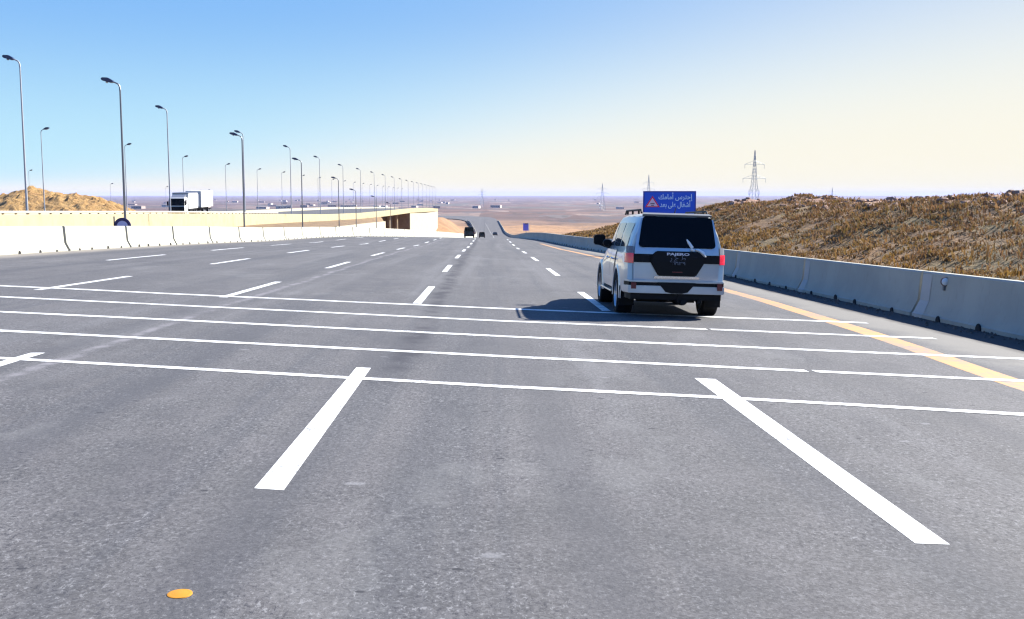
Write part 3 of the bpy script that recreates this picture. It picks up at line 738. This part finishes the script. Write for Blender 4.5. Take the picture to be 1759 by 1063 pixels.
# ------------------------------------------------------------------ pylons
def pylon(x, y, base, top, w, arms, label, thick):
    Ht = top - base; o = empty('pylon', (x, y, base), R(12))
    tag(o, label, 'pylon', 'lattice power pylons on the plain')
    m = MB()
    def hw(t): return w * (.5 - .36 * min(1, t / .62)) if t < .62 else w * .14 * (1 - (t - .62) / .38 * .9)
    lv = [0, .13, .25, .36, .46, .55, .63, .71, .79, .87, .94, 1.0]
    for a, b in zip(lv, lv[1:]):
        for sx, sy in ((-1, -1), (1, -1), (1, 1), (-1, 1)):
            m.tube([(sx * hw(a), sy * hw(a), a * Ht), (sx * hw(b), sy * hw(b), b * Ht)], thick, 4, False)
        for (c0, c1) in (((-1, -1), (1, -1)), ((1, -1), (1, 1)), ((1, 1), (-1, 1)), ((-1, 1), (-1, -1))):
            m.tube([(c0[0] * hw(a), c0[1] * hw(a), a * Ht), (c1[0] * hw(b), c1[1] * hw(b), b * Ht)], thick * .55, 4, False)
            m.tube([(c1[0] * hw(a), c1[1] * hw(a), a * Ht), (c0[0] * hw(b), c0[1] * hw(b), b * Ht)], thick * .55, 4, False)
    m.build('mast', M_PYL, o)
    for t, L in arms:
        m = MB(); z = t * Ht
        for s in (-1, 1):
            m.tube([(s * hw(t), 0, z), (s * L, 0, z)], thick * .8, 4, False); m.tube([(s * hw(t), 0, z + Ht * .045), (s * L, 0, z)], thick * .6, 4, False)
            for k in (.4, .7): m.tube([(s * L * k, 0, z), (s * L * (k + .1), 0, z + Ht * .045 * (1 - k))], thick * .4, 4, False)
        a_ = m.build('crossarm', M_PYL, o)
        for s in (-1, 1):
            m = MB(); m.tube([(s * L * .97, 0, z), (s * L * .97, 0, z - Ht * .05)], thick * .9, 6); m.build('insulator', M_PYL, a_)
pylon(152.6, 600, -22, 24.8, 8.2, [(.83, 6.2), (.66, 7.2), (.51, 3.4)], 'tall lattice power pylon on the skyline to the right of the silver car', .10)
pylon(177, 1150, -22, 21, 8, [(.80, 6), (.64, 7), (.5, 6)], 'faint lattice pylon above the left end of the blue sign', .11)
pylon(165, 1500, -23, 15.2, 8, [(.80, 7), (.64, 9), (.5, 7)], 'faint lattice pylon on the skyline left of the silver car', .12)
pylon(-10, 2600, -31, 15, 9, [(.80, 8), (.64, 10)], 'tiny lattice pylon above the end of the road', .16)
pylon(856, 2600, -31, 16.5, 9, [(.80, 8), (.64, 10)], 'tiny lattice pylon above the brush bank on the right', .16)

# ------------------------------------------------------------------ text
def text_obj(name, s, size, mat, parent, loc, width=None, rot=(R(90), 0, 0), ext=.003, bold=0.0):
    c = bpy.data.curves.new(name, 'FONT'); c.body = s; c.size = size; c.extrude = ext; c.offset = bold; c.align_x = 'CENTER'; c.resolution_u = 3
    t = bpy.data.objects.new(name, c); col.objects.link(t); bpy.context.view_layer.update()
    me = bpy.data.meshes.new_from_object(t.evaluated_get(bpy.context.evaluated_depsgraph_get()))
    bpy.data.objects.remove(t); bpy.data.curves.remove(c)
    me.name = name; me.materials.clear(); me.materials.append(mat)
    o = bpy.data.objects.new(name, me); col.objects.link(o); o.parent = parent; o.location = loc; o.rotation_euler = rot
    if width:
        xs_ = [v.co.x for v in me.vertices]; o.scale = (width / (max(xs_) - min(xs_)), 1, 1)
    return o
# blue warning sign beyond the car (the lettering runs right to left, glyphs in presentation forms)
ws = empty('warning_sign', (10.44, 60, zr(10.4, 60) - .3)); tag(ws, 'blue warning sign with white lettering and a triangle, just above the car roof', 'road sign')
zt = .18 - ws.location.z
m = MB(); m.box(-1.51, 1.51, 0, .05, zt - 1.9, zt); m.build('board', M_SIGND, ws)
m = MB(); m.box(-1.44, 1.44, -.01, -.004, zt - 1.83, zt - .07); m.build('face', M_SIGNB, ws)
def tri(h, b, y, dz): return [(-.98 - b, zt - .91 + dz), (-.98 + b, zt - .91 + dz), (-.98, zt - .91 + dz + h)]
m = MB(); m.prism(tri(.64, .42, 0, 0), 'y', -.015, -.0105); m.build('triangle_rim', M_RED, ws)
m = MB(); m.prism([(-.98 - .31, zt - .86), (-.98 + .31, zt - .86), (-.98, zt - .39)], 'y', -.0185, -.0155); m.build('warning_triangle', M_PINK, ws)
m = MB(); m.box(-1.06, -.90, -.024, -.019, zt - .83, zt - .79); m.box(-1.10, -.86, -.024, -.019, zt - .73, zt - .69); m.build('triangle_symbol', M_BLACKP, ws)
L1 = "\uFEDA\uFEE3\uFE8E\uFEE3\uFE83 \uFEB1\uFEAE\uFE98\uFEA3\uFE87"      # kaf meem alef meem alef-hamza | seen reh teh hah alef-hamza
L2 = "\uFEAA\uFECC\uFE91 \uFEF0\uFEE0\uFECB \uFEDD\uFE8E\uFED0\uFEB7\uFE83"
text_obj('lettering', L1, .40, M_SIGNW, ws, (.32, -.012, zt - .46), 1.95, bold=.006)
text_obj('lettering', L2, .40, M_SIGNW, ws, (.32, -.012, zt - .90), 1.75, bold=.006)
for s in (-1, 1):
    m = MB(); m.tube([(s * 1.0, .1, -.5), (s * 1.0, .1, zt - .1)], .05, 8); m.build('post', M_STEEL, ws)
# small far sign
fs = empty('small_sign', (7.55, 200, zr(7.5, 200) - .3)); tag(fs, 'small blue and white sign far ahead at the end of the right barrier', 'road sign')
m = MB(); m.box(-.55, .45, 0, .05, 1.75, 3.15); m.build('panel', Mat('violet_blue', (.13, .14, .62), .5).m, fs)
m = MB(); m.box(-.3, .4, -.02, -.005, 2.95, 3.15); m.build('header', M_NAVY, fs)
m = MB(); m.box(.47, .62, -.01, .06, 1.6, 3.2); m.build('side_strip', M_WHITE, fs)
m = MB(); m.tube([(0, .03, -.5), (0, .03, 1.75)], .05, 6); m.build('post', M_STEEL, fs)
bn = empty('roadside_bin', (7.9, 199, zr(7.5, 199) - .2)); tag(bn, 'small black barrel below the far blue sign', 'barrel')
m = MB(); m.lathe([(0, .0001), (0, .24), (.1, .26), (.9, .26), (1.0, .24), (1.0, .0001)], 'z', n=16); m.build('drum', M_BLACKP, bn, smooth=True)
m = MB(); m.lathe([(1.0, .27), (1.04, .27), (1.05, .0001)], 'z', n=16); m.build('lid', M_GREY, bn, smooth=True)

# ------------------------------------------------------------------ the silver car
CAR = empty('silver_car', (3.37, 21.05, zr(3.37, 21.05) - .02), 0)
CAR.rotation_euler = (math.atan(-.0275), math.atan(.0289), R(.0))
tag(CAR, 'silver four-wheel-drive car seen from behind on the right lane', 'car')
ST = [  # y, bottom z, half width low, half width at belt, belt z, half width roof, roof z
    (-2.36, .52, .86, .855, 1.20, .655, 1.845), (-2.25, .45, .90, .875, 1.22, .675, 1.875), (-1.95, .42, .93, .885, 1.22, .695, 1.895), (-1.28, .40, .935, .885, 1.21, .72, 1.90),
    (-.6, .40, .925, .885, 1.20, .725, 1.90), (0, .40, .92, .885, 1.20, .725, 1.89), (.35, .40, .92, .885, 1.19, .71, 1.84), (.62, .40, .92, .88, 1.18, .74, 1.60),
    (1.02, .40, .93, .86, 1.15, .80, 1.22), (1.5, .42, .935, .84, 1.10, .76, 1.18), (2.0, .45, .92, .80, 1.04, .70, 1.12), (2.33, .50, .84, .72, .96, .6, 1.02), (2.45, .56, .7, .62, .86, .5, .90)]
def stat(y):
    return [lerp([(s[0], s[k]) for s in ST], y) for k in range(1, 7)]
def cy_(x, y): return .13 * max(0, (abs(x) - .60) / .30) ** 2 * max(0, min(1, (-y - 1.9) / .46))
def tilt(y, z):   # the tail leans forward above the belt
    return y + (max(0, z - 1.15) * .22 + max(0, .75 - z) * .08) * max(0, min(1, (-y - 1.9) / .46))
def sect(y):
    zb, wl, wb, bz, wr_, rz = stat(y)
    pts = [(0, zb), (wl - .12, zb), (wl - .01, zb + .06), (wl, .62), (wl + .0, .86), (wb + .012, bz - .09), (wb - .012, bz), (wb - .03, bz + .03),
           (wb - .03 + (wr_ - wb + .03) * .5 + .012, bz + .03 + (rz - bz - .15) * .5), (wr_, rz - .15), (wr_ - .05, rz - .075), (wr_ - .16, rz - .025), (wr_ - .36, rz), (0, rz + .012)]
    return pts
def side_at(y, t):   # t 0..1 up the glass from belt to roof edge
    p = sect(y); a, m_, b = p[7], p[8], p[9]
    q = (a, m_, t * 2) if t < .5 else (m_, b, t * 2 - 1)
    x = q[0][0] + (q[1][0] - q[0][0]) * q[2]; z = q[0][1] + (q[1][1] - q[0][1]) * q[2]
    return x, z
m = MB(); rows = []
ysb = [-2.36, -2.3, -2.25, -2.1, -1.95] + [-1.8 + .12 * k for k in range(35)] + [2.33, 2.4, 2.45]
ysb = sorted(y for y in set(round(v, 3) for v in ysb) if y <= 2.45)
for y in ysb:
    p = sect(y); full = [(-x, z) for x, z in p[::-1]][:-1] + p
    rows.append([(x, tilt(y, z) + cy_(x, y), z) for x, z in full])
m.grid(rows)
nn_ = len(rows[0]); m.f.append(tuple(range(nn_))); m.f.append(tuple(len(m.v) - nn_ + k for k in range(nn_)))
body = m.build('body', M_SILVER, CAR)
# wheel arches cut out
cut = MB()
for y, r in ((-1.28, .46), (1.5, .46)):
    for s in (-1, 1): cut.lathe([(-.30, .0001), (-.30, r), (.30, r), (.30, .0001)], 'x', (s * .86, y, .40), 40)
co = cut.build('cutter', M_DARK, CAR)
md = body.modifiers.new('b', 'BOOLEAN'); md.operation = 'DIFFERENCE'; md.object = co; md.solver = 'EXACT'
bpy.context.view_layer.update()
me2 = bpy.data.meshes.new_from_object(body.evaluated_get(bpy.context.evaluated_depsgraph_get()))
body.modifiers.clear(); body.data = me2; me2.name = 'body'; me2.materials.clear(); me2.materials.append(M_SILVER); shade(me2, 28)
for p_ in me2.polygons: p_.material_index = 0
bpy.data.objects.remove(co)
for y in (-1.28, 1.5):      # flares
    for s in (-1, 1):
        m = MB(); n_ = 26; rr = []
        for k in range(n_ + 1):
            t = R(-8 + 196 * k / n_); cy, cz = math.cos(t), math.sin(t)
            def pp_(x, r): return (s * x, y + r * cy, .40 + r * cz)
            rr.append([pp_(.80, .455), pp_(.938, .455), pp_(.950, .470), pp_(.948, .495), pp_(.915, .55)])
        m.grid(rr); m.build('wheel_arch', M_SILVER, CAR, smooth=True, ang=50)
m = MB(); m.box(-.80, .80, -2.2, 2.2, .34, .52); m.build('underbody', M_BLACKP, CAR)
m = MB(); m.box(-.55, .55, -1.34, -1.2, .24, .34); m.tube([(-.7, -1.28, .38), (.7, -1.28, .38)], .06, 8); m.lathe([(-.14, .04), (-.1, .13), (.1, .13), (.14, .04)], 'y', (-.05, -1.28, .36), 12)
m.build('rear_axle', M_BLACKP, CAR)
def car_wheel(x, y, par=CAR, r=.385, w=.30, s=1, rimm=None):
    hub = MB(); 
    for k in range(6):
        a = k * math.pi / 3
        ca, sa = math.cos(a), math.sin(a)
        pts = [(.0, -.045), (.0, .045), (.24, .03), (.24, -.03)]
        vs = [(s * (w * .38), u * ca - v * sa, u * sa + v * ca) for u, v in pts] + [(s * (w * .20), u * ca - v * sa, u * sa + v * ca) for u, v in pts]
        hub.add(vs, [(0, 1, 2, 3), (7, 6, 5, 4), (0, 4, 5, 1), (1, 5, 6, 2), (2, 6, 7, 3), (3, 7, 4, 0)])
    hub.lathe([(s * w * .40, .0001), (s * w * .40, .05), (s * w * .34, .065)], 'x', n=18)
    o = hub.build('wheel', rimm or M_RIM, par); o.location = (x, y, r)
    MB().lathe([(s * w * .1, .0001), (s * w * .1, .2), (s * w * .42, r * .62), (s * w * .46, r * .66), (-s * w * .46, r * .66), (-s * w * .3, r * .55), (-s * w * .3, .0001)], 'x', n=32).build('rim', rimm or M_RIM, o, smooth=True)
    t_ = MB(); t_.lathe([(-w * .42, r * .64), (-w / 2, r * .74), (-w * .49, r * .92), (-w * .42, r * .985), (-w * .2, r), (w * .2, r), (w * .42, r * .985), (w * .49, r * .92), (w / 2, r * .74), (w * .42, r * .64)], 'x', n=40); t_.build('tyre', M_RUBBER, o, smooth=True)
for y in (-1.28, 1.5):
    for s in (-1, 1): car_wheel(s * .80, y, s=s)
for s in (-1, 1):
    m = MB(); m.box(s * .80 - .14, s * .80 + .14, -1.80, -1.785, .20, .56); m.build('mudflap', M_BLACKP, CAR)
    # side glass
    for nm, a, b in (('door_window', .62, -.06), ('door_window', -.18, -.98), ('quarter_window', -1.12, -1.98)):
        m = MB(); rr = []
        for k in range(9):
            y = a + (b - a) * k / 8
            top = .93 if y < .25 else max(.12, .93 - (y - .25) * 2.0)
            rr.append([(s * (side_at(y, t)[0] + .006), tilt(y, side_at(y, t)[1]), side_at(y, t)[1]) for t in (.06, .06 + (top - .06) * .33, .06 + (top - .06) * .66, top)])
        m.grid(rr); m.build(nm, M_SGLASS, CAR, smooth=True)
    # doors
    for a, b in ((.98, -.10), (-.13, -.84)):
        m = MB(); rr = []
        for k in range(9):
            y = a + (b - a) * k / 8; p = sect(y)
            rr.append([(s * (p[i][0] + dd), y, p[i][1] + dz) for i, dd, dz in ((2, -.01, .06), (2, .012, .07), (3, .012, 0), (4, .012, 0), (5, .012, 0), (6, .010, .0), (6, -.01, .01))])
        m.grid(rr); d = m.build('door', M_SILVER, CAR, smooth=True, ang=40)
        yh = b + .14
        m = MB(); m.tube([(s * .935, yh, 1.02), (s * .965, yh + .02, 1.03), (s * .965, yh + .16, 1.03), (s * .935, yh + .18, 1.02)], .014, 8); m.build('handle', M_CHROME, d, smooth=True)
    m = MB(); m.box(s * .91 - .07, s * .91 + .07, -.78, 1.0, .385, .415); m.build('side_step', M_CHROME, CAR, bevel=.01)
    m = MB(); m.box(s * .93 - .006, s * .93 + .012, -.8, .95, .60, .66); m.build('side_moulding', M_SILVER, CAR)
    # mirror and roof rail
    m = MB(); m.prism([(-.115, -.10), (.09, -.12), (.12, -.09), (.12, .09), (.09, .115), (-.10, .10), (-.12, .07)], 'y', -.05, .09)
    mi = m.build('mirror', M_BLACKP, CAR, smooth=True, bevel=.03); mi.location = (s * 1.06, .72, 1.36)
    m = MB(); m.tube([(-s * .0, 0, -.06), (-s * .14, .02, -.12), (-s * .22, .03, -.13)], [.05, .04, .05], 8); m.build('mirror_arm', M_BLACKP, mi, smooth=True)
    m = MB(); m.lathe([(-.05, .0001), (-.04, .07), (.0, .085), (.06, .07), (.08, .0001)], 'y', (0, 0, 0), 18)
    wc = m.build('mirror_base', M_BLACKP, CAR, smooth=True); wc.location = (s * .93, .45, 1.30); wc.scale = (1.15, 1, 1.0)
    m = MB(); m.tube([(s * .60, -1.95, 1.90), (s * .60, -1.85, 1.955), (s * .60, .1, 1.955), (s * .60, .22, 1.89)], .018, 8)
    for yy_ in (-1.6, -.8, -.1): m.tube([(s * .60, yy_, 1.88), (s * .60, yy_, 1.955)], .02, 6)
    m.build('roof_rail', M_BLACKP, CAR, smooth=True)
m = MB(); rr = []
for k in range(5):
    y = .36 + (.98 - .36) * k / 4; zt_ = stat(y)[5]; w = stat(y)[4] - .10
    rr.append([(-w, y, zt_ - .008), (-w * .5, y, zt_ + .014), (0, y, zt_ + .02), (w * .5, y, zt_ + .014), (w, y, zt_ - .008)])
m.grid(rr); m.build('windscreen', M_GLASS, CAR, smooth=True)
# rear end: y of the tail surface at a height
def ry(z): return tilt(-2.36, z)
def tail_panel(name, poly, mat, d=.01, thick=.02, par=CAR, bevel=0):
    m = MB(); n_ = len(poly)
    vs = [(x, ry(z) + cy_(x, -2.36) - d, z) for x, z in poly] + [(x, ry(z) + cy_(x, -2.36) - d + thick, z) for x, z in poly]
    m.add(vs, [tuple(range(n_)), tuple(range(n_, 2 * n_))[::-1]] + [(i, (i + 1) % n_, (i + 1) % n_ + n_, i + n_) for i in range(n_)])
    return m.build(name, mat, par, bevel=bevel)
tg = MB()
tgp = [(-.76, .66), (.76, .66), (.775, 1.0), (.76, 1.24), (.715, 1.55), (.655, 1.80), (-.655, 1.80), (-.715, 1.55), (-.76, 1.24), (-.775, 1.0)]
zs_ = [.66, .75, .86, .97, 1.08, 1.15, 1.24, 1.40, 1.55, 1.68, 1.80]
def tw(z): return lerp([(.66, .76), (1.0, .775), (1.24, .76), (1.55, .715), (1.80, .655)], z)
tg.grid([[(tw(z) * u, ry(z) + cy_(tw(z) * u, -2.36) - (.018 if abs(u) < 1 else -.01) - .012 * (1 - u * u), z) for u in (-1, -.992, -.7, -.35, 0, .35, .7, .992, 1)] for z in zs_])
tgo = tg.build('tailgate', M_SILVER, CAR, smooth=True, ang=45)
def tp(name, poly, mat, d, thick=.02, par=None, bevel=0): return tail_panel(name, poly, mat, d, thick, par or tgo, bevel)
def cp(name, prof_, mat, d, par=None):
    m = MB(); us = [-1, -.97, -.9, -.8, -.6, -.3, 0, .3, .6, .8, .9, .97, 1]
    def row(z, w, dd): return [(w * u, ry(z) + cy_(w * u, -2.36) - dd, z) for u in us]
    m.grid([row(prof_[0][0], prof_[0][1], d - .035)] + [row(z, w, d) for z, w in prof_] + [row(prof_[-1][0], prof_[-1][1], d - .035)])
    return m.build(name, mat, par or tgo, smooth=True, ang=40)
gl = [(-.665, 1.285), (.665, 1.285), (.69, 1.34), (.625, 1.80), (.58, 1.835), (-.58, 1.835), (-.625, 1.80), (-.69, 1.34)]
cp('rear_window', [(1.285, .62), (1.30, .672), (1.34, .69), (1.45, .675), (1.6, .655), (1.72, .637), (1.80, .62), (1.825, .60), (1.835, .56)], M_GLASS, .036)
cp('garnish', [(1.015, .768), (1.09, .77), (1.165, .765)], M_BLACKP, .045)
tp('plate_housing', [(-.335, .785), (.335, .785), (.47, 1.01), (.475, 1.13), (.375, 1.225), (-.375, 1.225), (-.475, 1.13), (-.47, 1.01)], M_BLACKP, .11, .09, bevel=.015)
tp('tailgate_trim', [(-.40, .735), (.40, .735), (.40, .775), (-.40, .775)], M_CHROME, .05, .03)
text_obj('badge', 'PAJERO', .062, M_LETTER, tgo, (0, ry(1.17) - .125, 1.155), .40, ext=.004, bold=.002)
text_obj('plate_letters', '\u0631 \u062c \u0637', .11, M_GREY, tgo, (0, ry(1.08) - .125, 1.07), .28, ext=.003)
text_obj('plate_digits', '\u0666\u0667\u0661\u0663\u0669', .085, M_GREY, tgo, (0, ry(1.0) - .125, .985), .27, ext=.003)
m = MB(); m.box(-.09, .09, ry(.86) - .118, ry(.86) - .10, .85, .865); m.build('red_strip', M_DRED, tgo)
# wiper
m = MB(); m.tube([(.27, ry(1.30) - .05, 1.29), (.21, ry(1.38) - .045, 1.38), (.17, ry(1.44) - .04, 1.44)], [.03, .026, .012], 6); m.tube([(.30, ry(1.27) - .05, 1.24), (.24, ry(1.27) - .06, 1.27)], .028, 8)
m.build('wiper', M_WHITE, tgo, smooth=True)
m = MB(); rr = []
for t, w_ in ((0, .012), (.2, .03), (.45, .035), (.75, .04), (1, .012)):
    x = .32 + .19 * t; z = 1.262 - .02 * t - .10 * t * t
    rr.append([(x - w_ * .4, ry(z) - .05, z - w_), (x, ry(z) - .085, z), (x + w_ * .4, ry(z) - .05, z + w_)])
m.grid(rr); m.build('tailgate_glint', M_WHITE, tgo, smooth=True)  # sun highlight on the tailgate lip, shaped as a white strip
# roof spoiler lip
m = MB(); m.add([(-.62, ry(1.86) - .04, 1.845), (.62, ry(1.86) - .04, 1.845), (.62, ry(1.86) - .05, 1.875), (-.62, ry(1.86) - .05, 1.875), (-.60, ry(1.86) + .12, 1.905), (.60, ry(1.86) + .12, 1.905), (-.62, ry(1.8) + .05, 1.83), (.62, ry(1.8) + .05, 1.83)], [(0, 1, 2, 3), (3, 2, 5, 4), (6, 7, 1, 0), (0, 3, 4, 6), (1, 7, 5, 2)])
m.build('roof_spoiler', Mat('dull_grey_trim', (.10, .105, .11), .6).m, CAR, smooth=True)
for s in (-1, 1):
    m = MB()
    m.grid([[(s * .775, ry(z) + .01, z), (s * .84, ry(z) + .055, z), (s * .885, ry(z) + .10, z), (s * .903, ry(z) + .18, z), (s * .905, ry(z) + .27, z), (s * .875, ry(z) + .30, z)] for z in (1.0, 1.02, 1.09, 1.16, 1.175)])
    m.build('tail_light', M_RED, CAR, smooth=True)
    m = MB(); m.grid([[(s * .775, ry(z) + .015, z), (s * .835, ry(z) + .055, z), (s * .872, ry(z) + .10, z), (s * .887, ry(z) + .19, z)] for z in (1.18, 1.30)]); m.build('indicator', M_GREY, CAR, smooth=True)
# bumper
def bump_w(m, z0, z1, d, w, back=-1.95, n_=12):
    ro = []
    for z in (z0, z1):
        ro.append([(w * math.sin(t), -2.36 - d + (1 - math.cos(t)) * .0, z) for t in ()])
    pts = [(-w - .01, back)] + [(-w, -2.20)] + [(-w + .05, -2.36 - d * .7)] + [(-w + .16, -2.36 - d)] + [(w - .16, -2.36 - d)] + [(w - .05, -2.36 - d * .7)] + [(w, -2.20)] + [(w + .01, back)]
    m.prism(pts, 'z', z0, z1)
m = MB(); bump_w(m, .47, .605, .10, .91); bump_w(m, .665, .70, .075, .905); b_ = m.build('bumper', M_SILVER, CAR, bevel=.012, smooth=True)
m = MB(); bump_w(m, .60, .668, .06, .90); m.prism([(-.34, .668), (.34, .668), (.20, .50), (.10, .475), (-.10, .475), (-.20, .50)], 'y', -2.472, -2.40); m.build('bumper_step', M_BLACKP, b_)
m = MB(); bump_w(m, .36, .465, .03, .86); m.tube([(.12, -2.42, .38), (.12, -1.9, .38)], .11, 12); m.tube([(.42, -2.44, .34), (.42, -1.8, .36)], .035, 10); m.tube([(.12, -2.5, .32), (.12, -2.2, .30)], .05, 8); m.build('bumper_valance', M_BLACKP, b_)
for s in (-1, 1):
    m = MB(); m.box(s * .77 - .045, s * .77 + .045, -2.475, -2.44, .545, .655); m.build('reflector', M_DRED, b_)
m = MB(); bump_w(m, .45, .72, .03, .0) if False else m.box(-.86, .86, 2.3, 2.5, .45, .70); m.build('front_bumper', M_SILVER, CAR, bevel=.05, smooth=True)
for s in (-1, 1):
    m = MB(); m.box(s * .62 - .14, s * .62 + .14, 2.36, 2.44, .76, .92); m.build('headlight', M_LENS, CAR, bevel=.02)
m = MB(); m.tube([(.0, -1.95, 1.90), (0, -2.05, 2.0)], [.012, .006], 6); m.build('antenna', M_BLACKP, CAR)

# ------------------------------------------------------------------ far vehicles
def far_car(x, y, w, h, L, label, paint, kind):
    o = empty('distant_car', (x, y, zr(x, y) + .02)); tag(o, label, 'car')
    o.rotation_euler = (math.atan((prof(y + 5) - prof(y - 5)) / 10), 0, 0)
    hw = w / 2; bz = h * (.56 if kind == 'suv' else .62)
    if kind == 'suv': S = [(-L / 2, .98, .97, .80, 1.0), (-L / 2 + .25, 1, .99, .82, 1.0), (.3, 1, .99, .82, 1.0), (.9, 1, .95, .86, .64), (L / 2 - .1, .95, .88, .80, .56), (L / 2, .85, .8, .7, .45)]
    else: S = [(-L / 2, .92, .9, .75, .66), (-L / 2 + .7, 1, .95, .78, .72), (-L / 2 + 1.3, 1, .96, .72, .98), (.2, 1, .96, .74, 1.0), (1.0, 1, .93, .82, .68), (L / 2, .85, .8, .7, .5)]
    m = MB(); rr = []
    for yy_, a, b, c_, t in S:
        zt_ = h * t; zb_ = min(bz, zt_ - .05)
        p = [(0, .28), (hw * a - .08, .28), (hw * a, .36), (hw * a, .6), (hw * b, zb_), (hw * c_, zt_ - .08), (hw * c_ - .12, zt_), (0, zt_ + .01)]
        rr.append([(-u, yy_, v) for u, v in p[::-1]][:-1] + [(u, yy_, v) for u, v in p])
    m.grid(rr); k_ = len(rr[0]); m.f.append(tuple(range(k_))); m.f.append(tuple(len(m.v) - k_ + i for i in range(k_)))
    m.build('body', paint, o, smooth=True, ang=30)
    m = MB(); z0, z1 = (h * .60, h * .9) if kind == 'suv' else (h * .68, h * .92)
    yb = -L / 2 - .012
    if kind == 'suv': m.add([(-hw * .78, yb, z0), (hw * .78, yb, z0), (hw * .68, yb, z1), (-hw * .68, yb, z1)], [(0, 1, 2, 3)])
    else: m.add([(-hw * .7, -L / 2 + .72, h * .735), (hw * .7, -L / 2 + .72, h * .735), (hw * .64, -L / 2 + 1.2, h * .965), (-hw * .64, -L / 2 + 1.2, h * .965)], [(0, 1, 2, 3)])
    m.build('rear_window', M_GLASS, o)
    for s in (-1, 1):
        m = MB(); m.box(s * hw * .85 - .08, s * hw * .85 + .08, -L / 2 - .02, -L / 2 + .03, h * .42, h * .52); m.build('tail_light', M_DRED, o)
        for yw in (-L / 2 + .85, L / 2 - .9): wheelset(o, s * (hw - .14), yw, .33, .22)
    m = MB(); m.box(-hw * .95, hw * .95, -L / 2 - .08, -L / 2 + .1, .32, .55); m.build('bumper', M_BLACKP, o, bevel=.02)
far_car(-3.2, 200, 1.95, 2.0, 4.8, 'black van seen from behind in the left lane far ahead', M_BCAR, 'suv')
far_car(-1.2, 300, 1.8, 1.65, 4.4, 'small black car just ahead and right of the black van', M_BCAR, 'suv')
far_car(3.6, 430, 2.0, 1.4, 4.5, 'tiny dark car farthest away on the valley road', M_BCAR, 'sedan')

# ------------------------------------------------------------------ small buildings on the plain
rnd = random.Random(11)
hp = None
for k in range(110):
    if k < 85: px = rnd.uniform(-.36, -.03)
    else: px = rnd.uniform(-.03, .5)
    y = 1900 * (1 + rnd.random() ** 1.2 * 3.2); x = px * y
    w = rnd.uniform(8, 26); d = rnd.uniform(8, 16); h = rnd.uniform(3, 6)
    if hp is None:
        b = MB().box(-.5, .5, -.5, .5, -.3, 1).box(-.52, .52, -.52, .52, 1.0, 1.06).build('house', M_HOUSE[0])
        m = MB()
        for q_ in range(4): m.box(-.40 + q_ * .22, -.30 + q_ * .22, -.51, -.502, .35, .65)
        m.build('windows', M_WIN, b); m = MB(); m.box(.40, .46, -.51, -.502, 0, .5); m.build('door', M_WIN, b); hp = b
    else:
        b = copy_tree(hp)
    b.location = (x, y, terr(x, y) + .3); b.scale = (w, d, h); b.rotation_euler = (0, 0, rnd.uniform(-.5, .5))
    b.material_slots[0].link = 'OBJECT'; b.material_slots[0].material = M_HOUSE[k % 3]
    tag(b, 'tiny pale flat-roofed building far out on the plain', 'building', 'scattered buildings on the plain')

# ------------------------------------------------------------------ haze
hz = MB().box(-34000, 34000, -300, 36500, -49, 42).build('haze', M_DARK)
hm = bpy.data.materials.new('haze_air'); hm.use_nodes = True; t = hm.node_tree; t.nodes.clear()
pv = t.nodes.new('ShaderNodeVolumePrincipled'); pv.inputs['Color'].default_value = (.52, .58, .95, 1); pv.inputs['Density'].default_value = 3.4e-5; pv.inputs['Anisotropy'].default_value = 0.0
oo = t.nodes.new('ShaderNodeOutputMaterial'); t.links.new(pv.outputs[0], oo.inputs['Volume'])
hz.data.materials.clear(); hz.data.materials.append(hm); tag(hz, kind='stuff')
